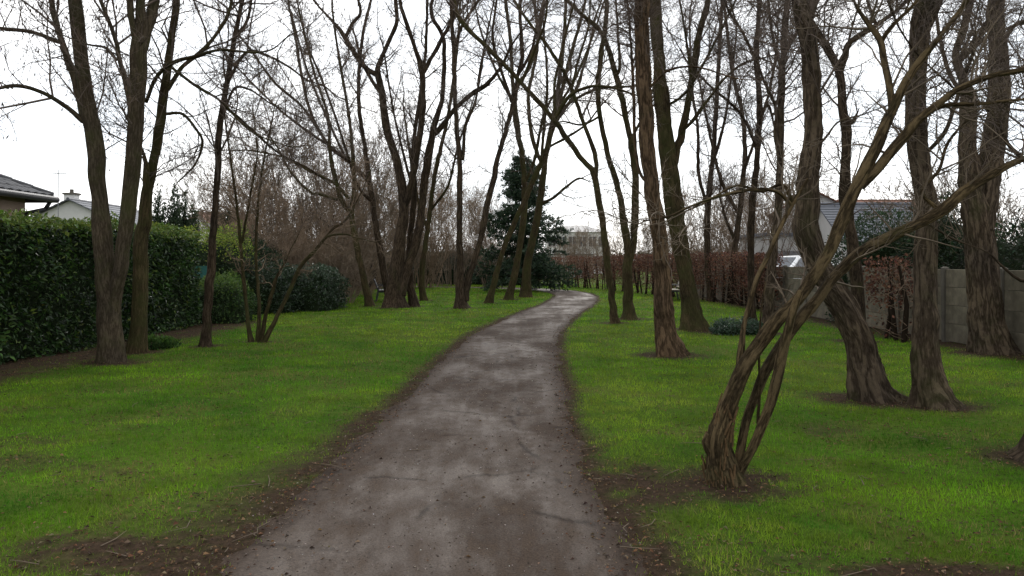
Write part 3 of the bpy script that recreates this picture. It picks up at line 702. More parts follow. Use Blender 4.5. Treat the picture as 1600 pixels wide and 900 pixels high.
ad = N(nt, 'ShaderNodeMath', operation='MULTIPLY_ADD'); ad.inputs[1].default_value = 0.55; ad.inputs[2].default_value = -0.27
nt.links.new(nB.outputs[0], ad.inputs[0])
ad2 = N(nt, 'ShaderNodeMath', operation='ADD', use_clamp=True)
nt.links.new(ad.outputs[0], ad2.inputs[0]); nt.links.new(at.outputs['Fac'], ad2.inputs[1])
nt.links.new(mixc(nt, ad2.outputs[0], gcol, scol), b.inputs['Base Color'])
b.inputs['Roughness'].default_value = 1.0
b.inputs['Specular IOR Level'].default_value = 0.03
bp = N(nt, 'ShaderNodeBump', Strength=0.7, Distance=0.03)
nt.links.new(nB.outputs[0], bp.inputs['Height']); nt.links.new(bp.outputs[0], b.inputs['Normal'])
g_me = mesh_np('ground', np.stack([fx, fy, gz], -1), quads, attrs={'soil': sm})
link('ground', g_me, m, kind='structure')

# the path: a worn asphalt sheet, buried at its crumbling edges
ns, nw = len(CLS) * 2, 21
cs = catmull(CL, ns); ct = unit(np.gradient(cs, axis=0)); cn = np.stack([ct[:, 1], -ct[:, 0]], -1)
u = np.linspace(-1, 1, nw)
half = HALF + 0.42
PX = cs[:, None, 0] + cn[:, None, 0] * u[None] * half
PY = cs[:, None, 1] + cn[:, None, 1] * u[None] * half
px_, py_ = PX.ravel(), PY.ravel()
ed = np.abs(np.broadcast_to(u[None] * half, PX.shape).ravel()) - 0.14 * np.clip((6.5 - py_) / 3, 0, 1)
pz = terrain(px_, py_) + 0.010 - 0.034 * np.clip((ed - HALF + 0.22) / 0.5, 0, 1) + 0.012 * (fbm2(px_, py_, 1.6, 41.0, 3) - 0.5)
ii = np.arange(ns - 1)[:, None] * nw + np.arange(nw - 1)[None]
pq = np.stack([ii, ii + 1, ii + nw + 1, ii + nw], -1).reshape(-1, 4)
m, nt, b = new_mat('worn_path')
geo = nt.nodes.new('ShaderNodeNewGeometry')
at = N(nt, 'ShaderNodeAttribute', attribute_name='edge')
n1 = N(nt, 'ShaderNodeTexNoise', Scale=0.85, Detail=6.0, Roughness=0.62)
n2 = N(nt, 'ShaderNodeTexNoise', Scale=7.0, Detail=7.0, Roughness=0.7)
n3 = N(nt, 'ShaderNodeTexNoise', Scale=75.0, Detail=4.0, Roughness=0.7)
pmp = N(nt, 'ShaderNodeMapping'); pmp.inputs['Scale'].default_value = (1, 0.42, 1)
nt.links.new(geo.outputs['Position'], pmp.inputs['Vector'])
for n_ in (n1, n2): nt.links.new(pmp.outputs[0], n_.inputs['Vector'])
nt.links.new(geo.outputs['Position'], n3.inputs['Vector'])
n4 = N(nt, 'ShaderNodeTexNoise', Scale=2.6, Detail=3.0, Roughness=0.5)
nt.links.new(pmp.outputs[0], n4.inputs['Vector'])
asp = ramp(nt, n4.outputs[0], [(0.3, (0.060, 0.045, 0.036)), (0.5, (0.078, 0.061, 0.050)), (0.7, (0.098, 0.079, 0.066))])
dirt = ramp(nt, n2.outputs[0], [(0.3, (0.018, 0.012, 0.008)), (0.5, (0.038, 0.026, 0.019)), (0.75, (0.064, 0.046, 0.033))])
grit = ramp(nt, n3.outputs[0], [(0.32, (0.55, 0.53, 0.51)), (0.50, (1.0, 1.0, 1.0)), (0.70, (1.5, 1.47, 1.42))])
mk = N(nt, 'ShaderNodeMath', operation='MULTIPLY_ADD'); mk.inputs[1].default_value = 0.55
nt.links.new(n2.outputs[0], mk.inputs[0]); nt.links.new(n1.outputs[0], mk.inputs[2])
fd = ramp(nt, mk.outputs[0], [(0.65, (0, 0, 0)), (0.88, (0.95, 0.95, 0.95))])
ed_f = N(nt, 'ShaderNodeMath', operation='MULTIPLY_ADD', use_clamp=True); ed_f.inputs[1].default_value = 1.5
sub = N(nt, 'ShaderNodeMath', operation='MULTIPLY_ADD'); sub.inputs[1].default_value = 1.6; sub.inputs[2].default_value = -1.25
nt.links.new(n1.outputs[0], sub.inputs[0])
nt.links.new(at.outputs['Fac'], ed_f.inputs[0]); nt.links.new(sub.outputs[0], ed_f.inputs[2])
fm = N(nt, 'ShaderNodeMath', operation='MAXIMUM')
nt.links.new(fd, fm.inputs[0]); nt.links.new(ed_f.outputs[0], fm.inputs[1])
pc = mixc(nt, fm.outputs[0], asp, dirt)
cw = mixc(nt, 0.35, geo.outputs['Position'], n1.outputs['Color'])
cv = N(nt, 'ShaderNodeTexVoronoi', Scale=1.15, feature='DISTANCE_TO_EDGE')
nt.links.new(cw, cv.inputs['Vector'])
ck = ramp(nt, cv.outputs['Distance'], [(0.0, (0.42, 0.40, 0.38)), (0.012, (0.7, 0.69, 0.68)), (0.03, (1, 1, 1))])
ckm = ramp(nt, n4.outputs[0], [(0.46, (0, 0, 0)), (0.56, (1, 1, 1))])
pc = mixc(nt, ckm, pc, mixc(nt, 1.0, pc, ck, 'MULTIPLY'))
nt.links.new(mixc(nt, 1.0, pc, grit, 'MULTIPLY'), b.inputs['Base Color'])
rr = nt.nodes.new('ShaderNodeMapRange'); rr.inputs['To Min'].default_value = 0.62; rr.inputs['To Max'].default_value = 0.95
nt.links.new(fm.outputs[0], rr.inputs['Value']); nt.links.new(rr.outputs[0], b.inputs['Roughness'])
sp = nt.nodes.new('ShaderNodeMapRange'); sp.inputs['To Min'].default_value = 0.11; sp.inputs['To Max'].default_value = 0.08
nt.links.new(fm.outputs[0], sp.inputs['Value']); nt.links.new(sp.outputs[0], b.inputs['Specular IOR Level'])
b1 = N(nt, 'ShaderNodeBump', Strength=0.5, Distance=0.012)
b2 = N(nt, 'ShaderNodeBump', Strength=0.8, Distance=0.005)
nt.links.new(n2.outputs[0], b1.inputs['Height']); nt.links.new(n3.outputs[0], b2.inputs['Height'])
nt.links.new(b1.outputs[0], b2.inputs['Normal']); nt.links.new(b2.outputs[0], b.inputs['Normal'])
p_me = mesh_np('path', np.stack([px_, py_, pz], -1), pq[:, ::-1].copy(), attrs={'edge': np.clip((ed - HALF * 0.50) / (HALF * 0.50), 0, 1.4)})
link('path', p_me, m, kind='structure')


# ------------------------------------------------------------------ leaves and blades
def colours(n, base, var, rng, extra=None):
    """per-leaf colour: list of base colours chosen at random, jittered"""
    base = np.asarray(base, float).reshape(-1, 3)
    c = base[rng.integers(0, len(base), n)]
    c = c * (1 + var * (rng.random((n, 1)) * 2 - 1)) * (1 + 0.12 * (rng.random((n, 3)) * 2 - 1))
    return np.concatenate([np.clip(c, 0.002, 0.9), np.ones((n, 1))], 1)


def leaf_mesh(name, pos, direc, normal, length, width, col, fold=0.25, curl=0.0):
    """folded lozenge leaves: 4 vertices, 2 triangles each"""
    n = len(pos)
    length = np.broadcast_to(np.asarray(length, float), (n,))[:, None]
    width = np.broadcast_to(np.asarray(width, float), (n,))[:, None]
    direc = unit(direc)
    side = unit(np.cross(direc, normal)); nrm = np.cross(side, direc)
    base = pos
    tip = pos + direc * length + nrm * (-curl * length)
    mid = pos + direc * length * 0.45
    l = mid + side * width * 0.5 + nrm * fold * width
    r = mid - side * width * 0.5 + nrm * fold * width
    v = np.stack([base, l, tip, r], 1).reshape(-1, 3)
    k = np.arange(n)[:, None] * 4
    t = np.concatenate([k + [[0, 1, 2]], k + [[0, 2, 3]]], 1).reshape(-1, 3)
    return mesh_np(name, v, None, t, attrs={'col': np.repeat(col, 4, 0)}, smooth=False)


rng = np.random.default_rng(21)
# grass: blades one by one near, wider tufts farther off
NG = 840000
dd = 3.2 * (62 / 3.2) ** (rng.random(NG) ** 1.08)
lat = (rng.random(NG) * 2 - 1) * (dd * 0.66 + 1.2)
ok = (lat > -7.7) & (lat < 8.8)
bx, by = lat[ok], dd[ok]
s_ = soil_mask(bx, by); e_ = path_dist(bx, by) - HALF
thin = np.clip((fbm2(bx, by, 1.7, 91.0, 4) - 0.50) * 3.2, 0, 0.6)
keep = (rng.random(len(bx)) > thin) & (e_ > -0.02 + 0.25 * (fbm2(bx, by, 2.2, 21.0, 3) - 0.5)) & (rng.random(len(bx)) > np.clip(s_ * 1.05 - 0.06, 0, 0.93))
bx, by, s_ = bx[keep], by[keep], s_[keep]
n = len(bx)
far = np.clip(by / 6.5, 1, 9.5)
patch = fbm2(bx, by, 0.9, 51.0, 4); pat2 = fbm2(bx, by, 3.2, 61.0, 3); big = fbm2(bx, by, 0.28, 55.0, 2)
ln = (0.020 + 0.050 * rng.random(n) ** 1.5) * (0.35 + 1.3 * pat2) * (1 - 0.45 * s_) * (0.75 + 0.25 * far ** 0.7)
wd = (0.0030 + 0.0030 * rng.random(n)) * far
ang = rng.random(n) * 2 * np.pi
tilt = 0.25 + 0.85 * rng.random(n)
dr = np.stack([np.cos(ang) * tilt, np.sin(ang) * tilt, np.ones(n)], -1); dr = unit(dr)
root = np.stack([bx, by, terrain(bx, by) - 0.004], -1)
sd_ = np.stack([-np.sin(ang), np.cos(ang), np.zeros(n)], -1)
tip = root + dr * ln[:, None]; tip[:, 2] -= 0.25 * ln * tilt
v = np.stack([root - sd_ * wd[:, None] / 2, root + sd_ * wd[:, None] / 2, tip], 1).reshape(-1, 3)
lime = np.array([0.138, 0.290, 0.010]); deep = np.array([0.044, 0.145, 0.010]); yell = np.array([0.220, 0.270, 0.030]); straw = np.array([0.21, 0.165, 0.065])
a = np.clip((patch - 0.35) * 3.2, 0, 1)[:, None]
c = deep * (1 - a) + lime * a
yb = np.clip((big * 0.5 + pat2 * 0.5 - 0.46) * 3.6, 0, 0.75)[:, None]
c = c * (1 - yb) + yell * yb
worn = fbm2(bx, by, 1.7, 91.0, 4)
st = (rng.random(n) < 0.03 + 0.16 * s_ + np.clip((worn - 0.52) * 3.0, 0, 0.42))[:, None]
c = np.where(st, straw * (0.6 + 0.6 * rng.random((n, 1))), c)
c = c * (0.60 + 0.75 * rng.random((n, 1))) * (0.15 + 1.7 * fbm2(bx, by, 2.2, 71.0, 4))[:, None]
colr = np.concatenate([c, np.ones((n, 1))], 1)
gr_me = mesh_np('grass', v, None, np.arange(n * 3).reshape(-1, 3), attrs={'col': np.repeat(colr, 3, 0)}, smooth=False)
link('grass', gr_me, M['grass'], kind='stuff', label='short patchy winter grass of the park lawn', category='grass')


def litter(name, n, xs, ys, cols, size, label, rng, cond=None, z=0.006):
    x, y = xs(n), ys(n)
    if cond is not None:
        k = cond(x, y); x, y = x[k], y[k]
    n = len(x)
    a = rng.random(n) * 2 * np.pi
    d = np.stack([np.cos(a), np.sin(a), (rng.random(n) - 0.45) * 0.5], -1)
    nr = unit(np.stack([rng.normal(0, .35, n), rng.normal(0, .35, n), np.ones(n)], -1))
    s = size[0] + (size[1] - size[0]) * rng.random(n)
    onp = path_dist(x, y) < HALF - 0.1
    zz = terrain(x, y) + z + np.where(onp, 0.008, 0.006)
    me = leaf_mesh(name, np.stack([x, y, zz], -1), d, nr, s, s * (0.35 + 0.4 * rng.random(n)), colours(n, cols, 0.45, rng), 0.3, 0.15)
    return link(name, me, M['leaf_dry'], kind='stuff', label=label, category='litter')


BROWN = [(0.125, 0.066, 0.032), (0.080, 0.045, 0.026), (0.17, 0.10, 0.052), (0.040, 0.025, 0.016), (0.15, 0.11, 0.07), (0.05, 0.03, 0.02)]
litter('fallen_leaves', 90000, lambda n: (rng.random(n) * 2 - 1) * 8.4, lambda n: 3.3 * (30 / 3.3) ** rng.random(n), BROWN, (0.010, 0.036),
       'brown fallen leaves scattered over lawn, soil and path edges', rng,
       lambda x, y: rng.random(len(x)) < np.where(path_dist(x, y) < HALF - 0.15, 0.03, 0.16 + 0.60 * soil_mask(x, y) + np.clip((fbm2(x, y, 1.7, 91.0, 4) - 0.5) * 3, 0, 0.5)))
litter('path_grit', 9000, lambda n: (rng.random(n) * 2 - 1) * 2.2 - 0.2, lambda n: 3.3 * (16 / 3.3) ** rng.random(n), [(0.30, 0.27, 0.24), (0.05, 0.04, 0.03), (0.16, 0.13, 0.10), (0.04, 0.025, 0.018)], (0.005, 0.017),
       'crumbs of grit, bark and soil on the path', rng, lambda x, y: path_dist(x, y) < HALF + 0.2, 0.004)
# dead twigs on the ground
mb = []
nT = 1500
x = (rng.random(nT) * 2 - 1) * 7.5; y = 3.4 * (22 / 3.4) ** rng.random(nT)
k = rng.random(nT) < np.where(path_dist(x, y) < HALF - 0.1, 0.05, 0.10 + 0.55 * soil_mask(x, y)); x, y = x[k], y[k]; nT = len(x)
a = rng.random(nT) * 2 * np.pi; L_ = 0.05 + 0.22 * rng.random(nT) ** 2
p0 = np.stack([x, y, terrain(x, y) + 0.014], -1)
p1 = p0 + np.stack([np.cos(a), np.sin(a), 0.06 * rng.normal(0, 1, nT)], -1) * (L_ * .5)[:, None]
p2 = p1 + np.stack([np.cos(a + .5 * rng.normal(0, 1, nT)), np.sin(a), 0.05 * rng.normal(0, 1, nT)], -1) * (L_ * .5)[:, None]


def tubes(P, R, s=3):
    """P (N,K,3), R (N,K) -> verts, quads, bark coordinate"""
    Nn, K, _ = P.shape
    tan = np.gradient(P, axis=1); tan = unit(tan)
    mean = unit(tan.mean(1))
    ref = np.where(np.abs(mean[:, 2:3]) < 0.8, [[0, 0, 1.0]], [[1.0, 0, 0]])
    uu = unit(np.cross(tan, ref[:, None])); vv = np.cross(tan, uu)
    th = 2 * np.pi * np.arange(s) / s
    ring = uu[:, :, None] * np.cos(th)[None, None, :, None] + vv[:, :, None] * np.sin(th)[None, None, :, None]
    V = P[:, :, None] + ring * R[:, :, None, None]
    base = (np.arange(Nn) * K * s)[:, None, None]
    k = np.arange(K - 1)[None, :, None] * s
    j = np.arange(s)[None, None]
    j2 = (j + 1) % s
    q = np.stack([base + k + j, base + k + j2, base + k + s + j2, base + k + s + j], -1).reshape(-1, 4)
    return V.reshape(-1, 3), q


def spindles(P, R):
    """fine twigs: (N,3,3) three-sided, bent once, closing to a tip; (N,2,3) plain three-sided tapers -> verts, quads, tris"""
    Nn, K, _ = P.shape
    v, q = tubes(P, R, 3)
    V = v.reshape(Nn, K, 3, 3)
    V = np.concatenate([V[:, :-1].reshape(Nn, -1, 3), P[:, -1:]], 1)
    m = (K - 1) * 3 + 1
    b = (np.arange(Nn) * m)[:, None, None]
    j = np.arange(3)[None, None]; j2 = (j + 1) % 3
    tr = np.stack([b + (K - 2) * 3 + j, b + (K - 2) * 3 + j2, b + m - 1 + 0 * j], -1).reshape(-1, 3)
    qd = None
    if K == 3:
        qd = np.stack([b + j, b + j2, b + 3 + j2, b + 3 + j], -1).reshape(-1, 4)
    return V.reshape(-1, 3), qd, tr


def merge(parts):
    """parts: (verts, quads or None, tris or None) -> one set"""
    off = 0; vs, qs, ts = [], [], []
    for p in parts:
        v, q, t = p if len(p) == 3 else (p[0], p[1], None)
        vs.append(v)
        if q is not None: qs.append(q + off)
        if t is not None: ts.append(t + off)
        off += len(v)
    return np.concatenate(vs), np.concatenate(qs) if qs else None, np.concatenate(ts) if ts else None


v, q = tubes(np.stack([p0, p1, p2], 1), np.stack([0.0035 + 0 * L_, 0.003 + 0 * L_, 0.0015 + 0 * L_], 1), 4)
link('dead_twigs', mesh_np('dead_twigs', v, q), M['twig_pale'], kind='stuff', label='small dead twigs lying about on lawn and soil', category='twigs')


# ------------------------------------------------------------------ tree building
def resample(P, R, K):
    s = np.concatenate([[0], np.cumsum(np.linalg.norm(np.diff(P, axis=0), axis=1))])
    t = np.linspace(0, s[-1], K)
    return np.stack([np.interp(t, s, P[:, i]) for i in range(3)], -1), np.interp(t, s, R)


def limb_mesh(P, R, sides, step, ridge, flare, seed, root):
    """one smooth limb with wandering thickness, furrows and a flared foot"""
    L = np.linalg.norm(np.diff(P, axis=0), axis=1).sum()
    n = int(np.clip(L / step, 6, 400))
    D = catmull(np.concatenate([P, R[:, None]], 1), n)
    C, r = D[:, :3], np.maximum(D[:, 3], 0.003)
    s = np.concatenate([[0], np.cumsum(np.linalg.norm(np.diff(C, axis=0), axis=1))])
    r = r * (0.94 + 0.14 * noise3(np.stack([s * 1.7 / (0.3 + r[0] * 4), s * 0 + seed, s * 0], -1)))
    for ax in range(3):
        jq = np.stack([s / (0.10 + 2.2 * r.mean()), s * 0 + seed * 5 + ax * 9.7, s * 0], -1)
        C[:, ax] += (noise3(jq) - 0.5) * np.minimum(r, 0.09) * (0.45 if r.mean() < 0.12 else 0.22) * (0.3 if ax == 2 else 1.0) * np.clip(s / 0.4, 0, 1)
    t = unit(np.gradient(C, axis=0))
    # parallel transport frame
    U = np.zeros_like(t)
    u0 = np.cross(t[0], [0.3, 1, 0.1]); U[0] = u0 / np.linalg.norm(u0)
    for i in range(1, n):
        w = U[i - 1] - t[i] * np.dot(U[i - 1], t[i]); U[i] = w / np.linalg.norm(w)
    V = np.cross(t, U)
    th = 2 * np.pi * np.arange(sides) / sides
    cx, sx = np.cos(th)[None], np.sin(th)[None]
    bark = np.stack([cx * r[:, None] + 0 * s[:, None], sx * r[:, None], s[:, None] + 0 * cx], -1)
    rr = np.repeat(r[:, None], sides, 1)
    q = bark + seed * 3.1
    rr = rr * (1 + 0.10 * (noise3(q * [5, 5, 2.2]) - 0.5) * 2)
    if ridge:
        f = 1.0 / 0.072
        wv = noise3(q * [9, 9, 3]) * 0.05
        a = noise3((q + wv[..., None]) * [f, f, f * 0.16])
        b = noise3((q + wv[..., None]) * [f * 2, f * 2, f * 0.5] + 7)
        rd = (1 - np.abs(2 * a - 1)) * 0.75 + (1 - np.abs(2 * b - 1)) * 0.25
        rr = rr + ridge * np.minimum(0.034, r[:, None] * 0.20) * (rd ** 1.6 - 0.45) * 2
    if flare:
        h = C[:, 2] - C[:, 2].min()
        fl = np.exp(-h / (0.10 + 0.9 * r[0]))[:, None]
        lob = 0.16 + 0.30 * np.maximum(0, np.cos(5 * th + seed))[None] ** 2 + 0.20 * np.maximum(0, np.cos(3 * th + 2 * seed))[None] ** 2
        rr = rr * (1 + fl * lob * flare)
    Vx = C[:, None] + (U[:, None] * cx[..., None] + V[:, None] * sx[..., None]) * rr[..., None]
    verts = np.concatenate([Vx.reshape(-1, 3), C[-1:] + t[-1:] * r[-1] * 0.8], 0)
    k = np.arange(n - 1)[:, None] * sides; j = np.arange(sides)[None]; j2 = (j + 1) % sides
    qd = np.stack([k + j, k + j2, k + sides + j2, k + sides + j], -1).reshape(-1, 4)
    e = (n - 1) * sides
    cap = np.stack([e + np.arange(sides), e + (np.arange(sides) + 1) % sides, np.full(sides, n * sides)], -1)
    bk = np.concatenate([bark.reshape(-1, 3), bark[-1:, 0]], 0) + seed
    return mesh_np('limb', local(verts, root), qd, cap, attrs={'bark': bk})


def grow(rng, P, R, n, t0, lens, angs, K, wig, up, rs, rmin, zmin=-9, flat=0.0, r_fac=0.6, cull=False, off=(0, 0, 0)):
    cull = np.bool_(cull)
    Nn, Kp, _ = P.shape
    L = np.linalg.norm(np.diff(P, axis=1), axis=2).sum(1)
    w = L ** 0.8
    idx = rng.choice(Nn, n, p=w / w.sum())
    t = t0 + (1 - t0) * rng.random(n) ** 0.85
    f = t * (Kp - 1); i0 = np.clip(f.astype(int), 0, Kp - 2); u = (f - i0)[:, None]
    A, B = P[idx, i0], P[idx, i0 + 1]
    pos = A * (1 - u) + B * u
    tan = unit(B - A)
    rad = R[idx, i0] * (1 - u[:, 0]) + R[idx, i0 + 1] * u[:, 0]
    k = (pos[:, 2] > zmin) & ((pos[:, 2] + off[2] < EYE + 520 / F * (pos[:, 1] + off[1]) + 0.5) & (np.abs(pos[:, 0] + off[0]) < 0.70 * (pos[:, 1] + off[1]) + 1.5) | ~cull)
    pos, tan, rad, t = pos[k], tan[k], rad[k], t[k]
    n = len(pos)
    per = rng.normal(0, 1, (n, 3)); per[:, 2] *= (1 - flat); per = unit(per - tan * (per * tan).sum(1, keepdims=True))
    a = np.radians(angs[0] + (angs[1] - angs[0]) * rng.random(n))[:, None]
    d = unit(tan * np.cos(a) + per * np.sin(a) + np.array([0, 0, up]))
    ln = (lens[0] + (lens[1] - lens[0]) * rng.random(n)) * (1 - 0.45 * t)
    step = (ln / (K - 1))[:, None]
    out = [pos]
    for s in range(K - 1):
        d = unit(d + rng.normal(0, wig, (n, 3)) + np.array([0, 0, up * 0.35]))
        pos = pos + d * step
        out.append(pos)
    PP = np.stack(out, 1)
    r0 = np.clip(rad * r_fac, rmin, rs)
    tt = np.linspace(0, 1, K)[None]
    RR = np.maximum(r0[:, None] * (1 - 0.75 * tt), rmin * 0.7)
    return PP, RR


def hang_pods(rng, P, n, size):
    """thin dry pods hanging from twig ends"""
    Nn, K, _ = P.shape
    i = rng.integers(0, Nn, n); k = rng.integers(1, K, n)
    pos = P[i, k]
    d = np.stack([rng.normal(0, .35, n), rng.normal(0, .35, n), -np.ones(n)], -1)
    s = size * (0.6 + 0.8 * rng.random(n))
    return leaf_mesh('seed_pods', pos, d, rng.normal(0, 1, (n, 3)), s, s * 0.22, colours(n, [(0.045, 0.03, 0.02), (0.075, 0.05, 0.032)], 0.3, rng), 0.2)


TRI = {}
for ti, t in enumerate(TREES):
    rng = np.random.default_rng(100 + ti)
    d0 = t['d']; x0, y0 = t['xy']
    root = thing(t['name'], t['label'], 'tree', (x0, y0, T1(x0, y0)), t['group'])
    ridge = t.get('ridge', 0)
    built = []
    for li, (par, slope, ext, pts) in enumerate(t['limbs']):
        pts = np.array(pts, float)
        if par < 0:
            dst = d0
        else:
            pp, pw = built[par][2], built[par][0]
            dense = np.stack([np.interp(np.linspace(0, len(pp) - 1, 200), np.arange(len(pp)), c) for c in (pp[:, 0], pp[:, 1], pw[:len(pp), 1])], -1)
            dst = dense[np.argmin(np.hypot(dense[:, 0] - pts[0, 0], dense[:, 1] - pts[0, 1])), 2]
        d = dst
        zs = EYE - (pts[0, 1] - HOR) * d / F
        run = 0.0
        PP = []
        prev = None
        for (px, py, w) in pts:
            if prev is not None:
                run += np.hypot(px - prev[0], py - prev[1]) * d / F
            d = dst + slope * run
            PP.append(W(px, py, d)); prev = (px, py)
        PP = np.array(PP); RR = (0.72 if t['name'] == 'leaning_stems_tree' else 0.78 if ridge else 0.81) * pts[:, 2] * PP[:, 1] / F / 2
        if ext > 0:
            dr = unit(PP[-1] - PP[-2]); p = PP[-1]; r = RR[-1]
            E, ER = [], []
            for s in range(4):
                dr = unit(dr + rng.normal(0, 0.16, 3) + np.array([0, 0, 0.12]))
                p = p + dr * ext / 4; r = max(r * 0.74, 0.008)
                E.append(p); ER.append(r)
            PP = np.vstack([PP, E]); RR = np.concatenate([RR, ER])
        built.append((PP, RR, pts))
        big = RR[:3].mean()
        if ridge and big > 0.03:
            sides = int(np.clip(big * 2 * math.pi / 0.018, 12, 100)); step = 0.045 if d0 < 11 else 0.08
        else:
            sides = int(np.clip(big * 100, 7, 20)); step = max(0.06, big * 0.5)
        me = limb_mesh(PP, RR, sides, step, ridge, t.get('flare', 1.0) if par < 0 else 0.0, ti * 1.37 + li * 0.71, root)
        isroot = par < 0 or pts[0, 1] >= t['foot'][1] - 12
        link('trunk' if isroot else 'limb', me, M[t['mat']], root)
    if t['name'] == 'leaning_stems_tree':      # loose bark plates and splinters round the old stump
        mb_ = MB()
        PP, RR, _ = built[0]
        a, b_ = resample(PP[:6], RR[:6], 40)
        for k in range(70):
            i = int(rng.integers(1, 26)); th_ = rng.random() * 2 * math.pi
            tn = unit(a[i + 1] - a[i]); u_ = unit(np.cross(tn, [0.2, 1, 0.1])); w_ = np.cross(tn, u_)
            rad_ = u_ * math.cos(th_) + w_ * math.sin(th_); tg = np.cross(tn, rad_)
            c0 = a[i] + rad_ * b_[i] * 1.02
            L_, wd_, tk_ = rng.uniform(.04, .13), rng.uniform(.004, .011), rng.uniform(.004, .008)
            lift = rng.uniform(-.012, .012)
            e = c0 + tn * L_ + rad_ * lift + tg * rng.normal(0, .02)
            q8 = []
            for p_, s_2 in ((c0, 1.0), (e, 0.55)):
                q8 += [p_ - tg * wd_ * s_2 - rad_ * tk_, p_ + tg * wd_ * s_2 - rad_ * tk_, p_ + tg * wd_ * s_2 * .7 + rad_ * tk_ * s_2, p_ - tg * wd_ * s_2 * .7 + rad_ * tk_ * s_2]
            mb_.hexa(q8)
        link('loose_bark', mb_.mesh('loose_bark', tuple(root.location)), M['bark_strip'], root, kind='stuff')
    # crown
    LP, LR = [], []
    for PP, RR, _ in built:
        a, b_ = resample(PP, RR, 26); LP.append(a); LR.append(b_)
    LP, LR = np.array(LP), np.array(LR)
    n1, n2, n3 = [int(a * k) for a, k in zip(t['n'], (1.2, 1.35, 1.3))]
    if t['group'] == G_R: n1, n2, n3 = int(n1 * .9), int(n2 * .95), int(n3 * .95)
    if t['name'] == 'leaning_stems_tree': n1, n2, n3 = t['n']
    l1 = t.get('len1', (1.1, 2.9))
    far = np.clip(d0 / 16.0, 0.7, 1.7)
    A, AR = grow(rng, LP, LR, n1, 0.18, l1, (25, 70), 7, 0.18, 0.16, t.get('rs', 0.021) * far ** .5, 0.006 * far ** .6, t['zmin'], cull=True)
    pa = np.concatenate([resample3 for resample3 in [A]], 0)
    # thin limbs carry twigs too
    thin = LR[:, -1] < 0.06
    base = [A]; baseR = [AR]
    for i in np.where(thin)[0]:
        a, b_ = resample(LP[i], LR[i], 7); base.append(a[None]); baseR.append(b_[None])
    BP, BR = np.concatenate(base), np.concatenate(baseR)
    B, BRr = grow(rng, BP, BR, n2, 0.12, (l1[0] * 0.42, l1[1] * 0.52), (25, 75), 5, 0.24, 0.06, 0.014 * far ** .5, 0.0045 * far ** .6, t['zmin'] - 0.5, cull=True)
    ks = np.linspace(0, 6, 5).astype(int)
    SP, SR = np.concatenate([B, A[:, ks]]), np.concatenate([BRr, AR[:, ks]])
    C, CR = grow(rng, SP, SR, int(n3 * 1.35), 0.1, (l1[0] * 0.20, l1[1] * 0.27), (30, 80), 3, 0.28, 0.03, 0.0055 * far ** .5, 0.0032 * far ** .6, t['zmin'] - 0.7, cull=True)
    D, DR = grow(rng, C, CR, int(n3 * 3.2), 0.1, (l1[0] * 0.10, l1[1] * 0.17), (25, 80), 2, 0.2, 0.02, 0.0036 * far ** .5, 0.0024 * far ** .6, t['zmin'] - 0.9, cull=True)
    v, q, tr = merge([tubes(A, AR, 4), tubes(B, BRr, 3), spindles(C, CR), spindles(D, DR)])
    cr = link('crown', mesh_np('crown', local(v, root), q, tr), M[t.get('twig', 'twig')], root)
    if t['pods']:
        pm = hang_pods(rng, C, t['pods'], 0.075)
        pm.transform(Matrix.Translation(-Vector(root.location)))
        link('seed_pods', pm, M['leaf_dry'], cr, kind='stuff')


# ------------------------------------------------------------------ hedges, bushes
def box_mesh(mb_, root, name, mat, parent=None, **p):
    return link(name, mb_.mesh(name, tuple(root.location)), mat, parent or root, **p)


def hedge_leaves(rng, lo, hi, dens, size, cols, top_cols, faces, bulge=0.16, name='foliage'):
    """leaves over the faces of a clipped, lumpy hedge block. faces: subset of '+x -x +y -y +z'"""
    lo, hi = np.array(lo, float), np.array(hi, float)
    pos, nor = [], []
    for f in faces:
        ax = 'xyz'.index(f[1]); sg = 1 if f[0] == '+' else -1
        o = [i for i in range(3) if i != ax]
        area = (hi[o[0]] - lo[o[0]]) * (hi[o[1]] - lo[o[1]])
        n = int(area * dens)
        p = np.zeros((n, 3))
        for i in o: p[:, i] = lo[i] + (hi[i] - lo[i]) * rng.random(n)
        p[:, ax] = hi[ax] if sg > 0 else lo[ax]
        nr = np.zeros((n, 3)); nr[:, ax] = sg
        # rounded shoulders
        pos.append(p); nor.append(nr)
    p = np.concatenate(pos); nr = np.concatenate(nor)
    b = noise3(p * 1.3 + 3) + 0.5 * noise3(p * 3.1 + 9) - 0.75
    depth = rng.random(len(p)) ** 2 * 0.28
    p = p + nr * (b * bulge * 2 - depth)[:, None]
    c = (lo + hi) / 2
    hgt = (p[:, 2] - lo[2]) / (hi[2] - lo[2])
    n = len(p)
    out = unit(nr + 0.6 * rng.normal(0, 1, (n, 3)) + [0, 0, 0.35])
    d = unit(nr * 0.7 + rng.normal(0, 0.8, (n, 3)) + [0, 0, -0.35])
    s = size * (0.55 + 0.75 * rng.random(n))
    col = colours(n, cols, 0.55, rng)
    col[:, :3] *= (0.55 + 0.95 * noise3(p * 1.9 + 5))[:, None]
    s = s * (0.8 + 0.45 * noise3(p * 1.1 + 2))
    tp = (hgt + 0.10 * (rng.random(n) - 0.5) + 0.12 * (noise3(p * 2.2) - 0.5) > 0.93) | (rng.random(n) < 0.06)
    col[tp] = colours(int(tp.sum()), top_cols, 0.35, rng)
    return leaf_mesh(name, p, d, out, s, s * 0.42, col, 0.22, 0.15)


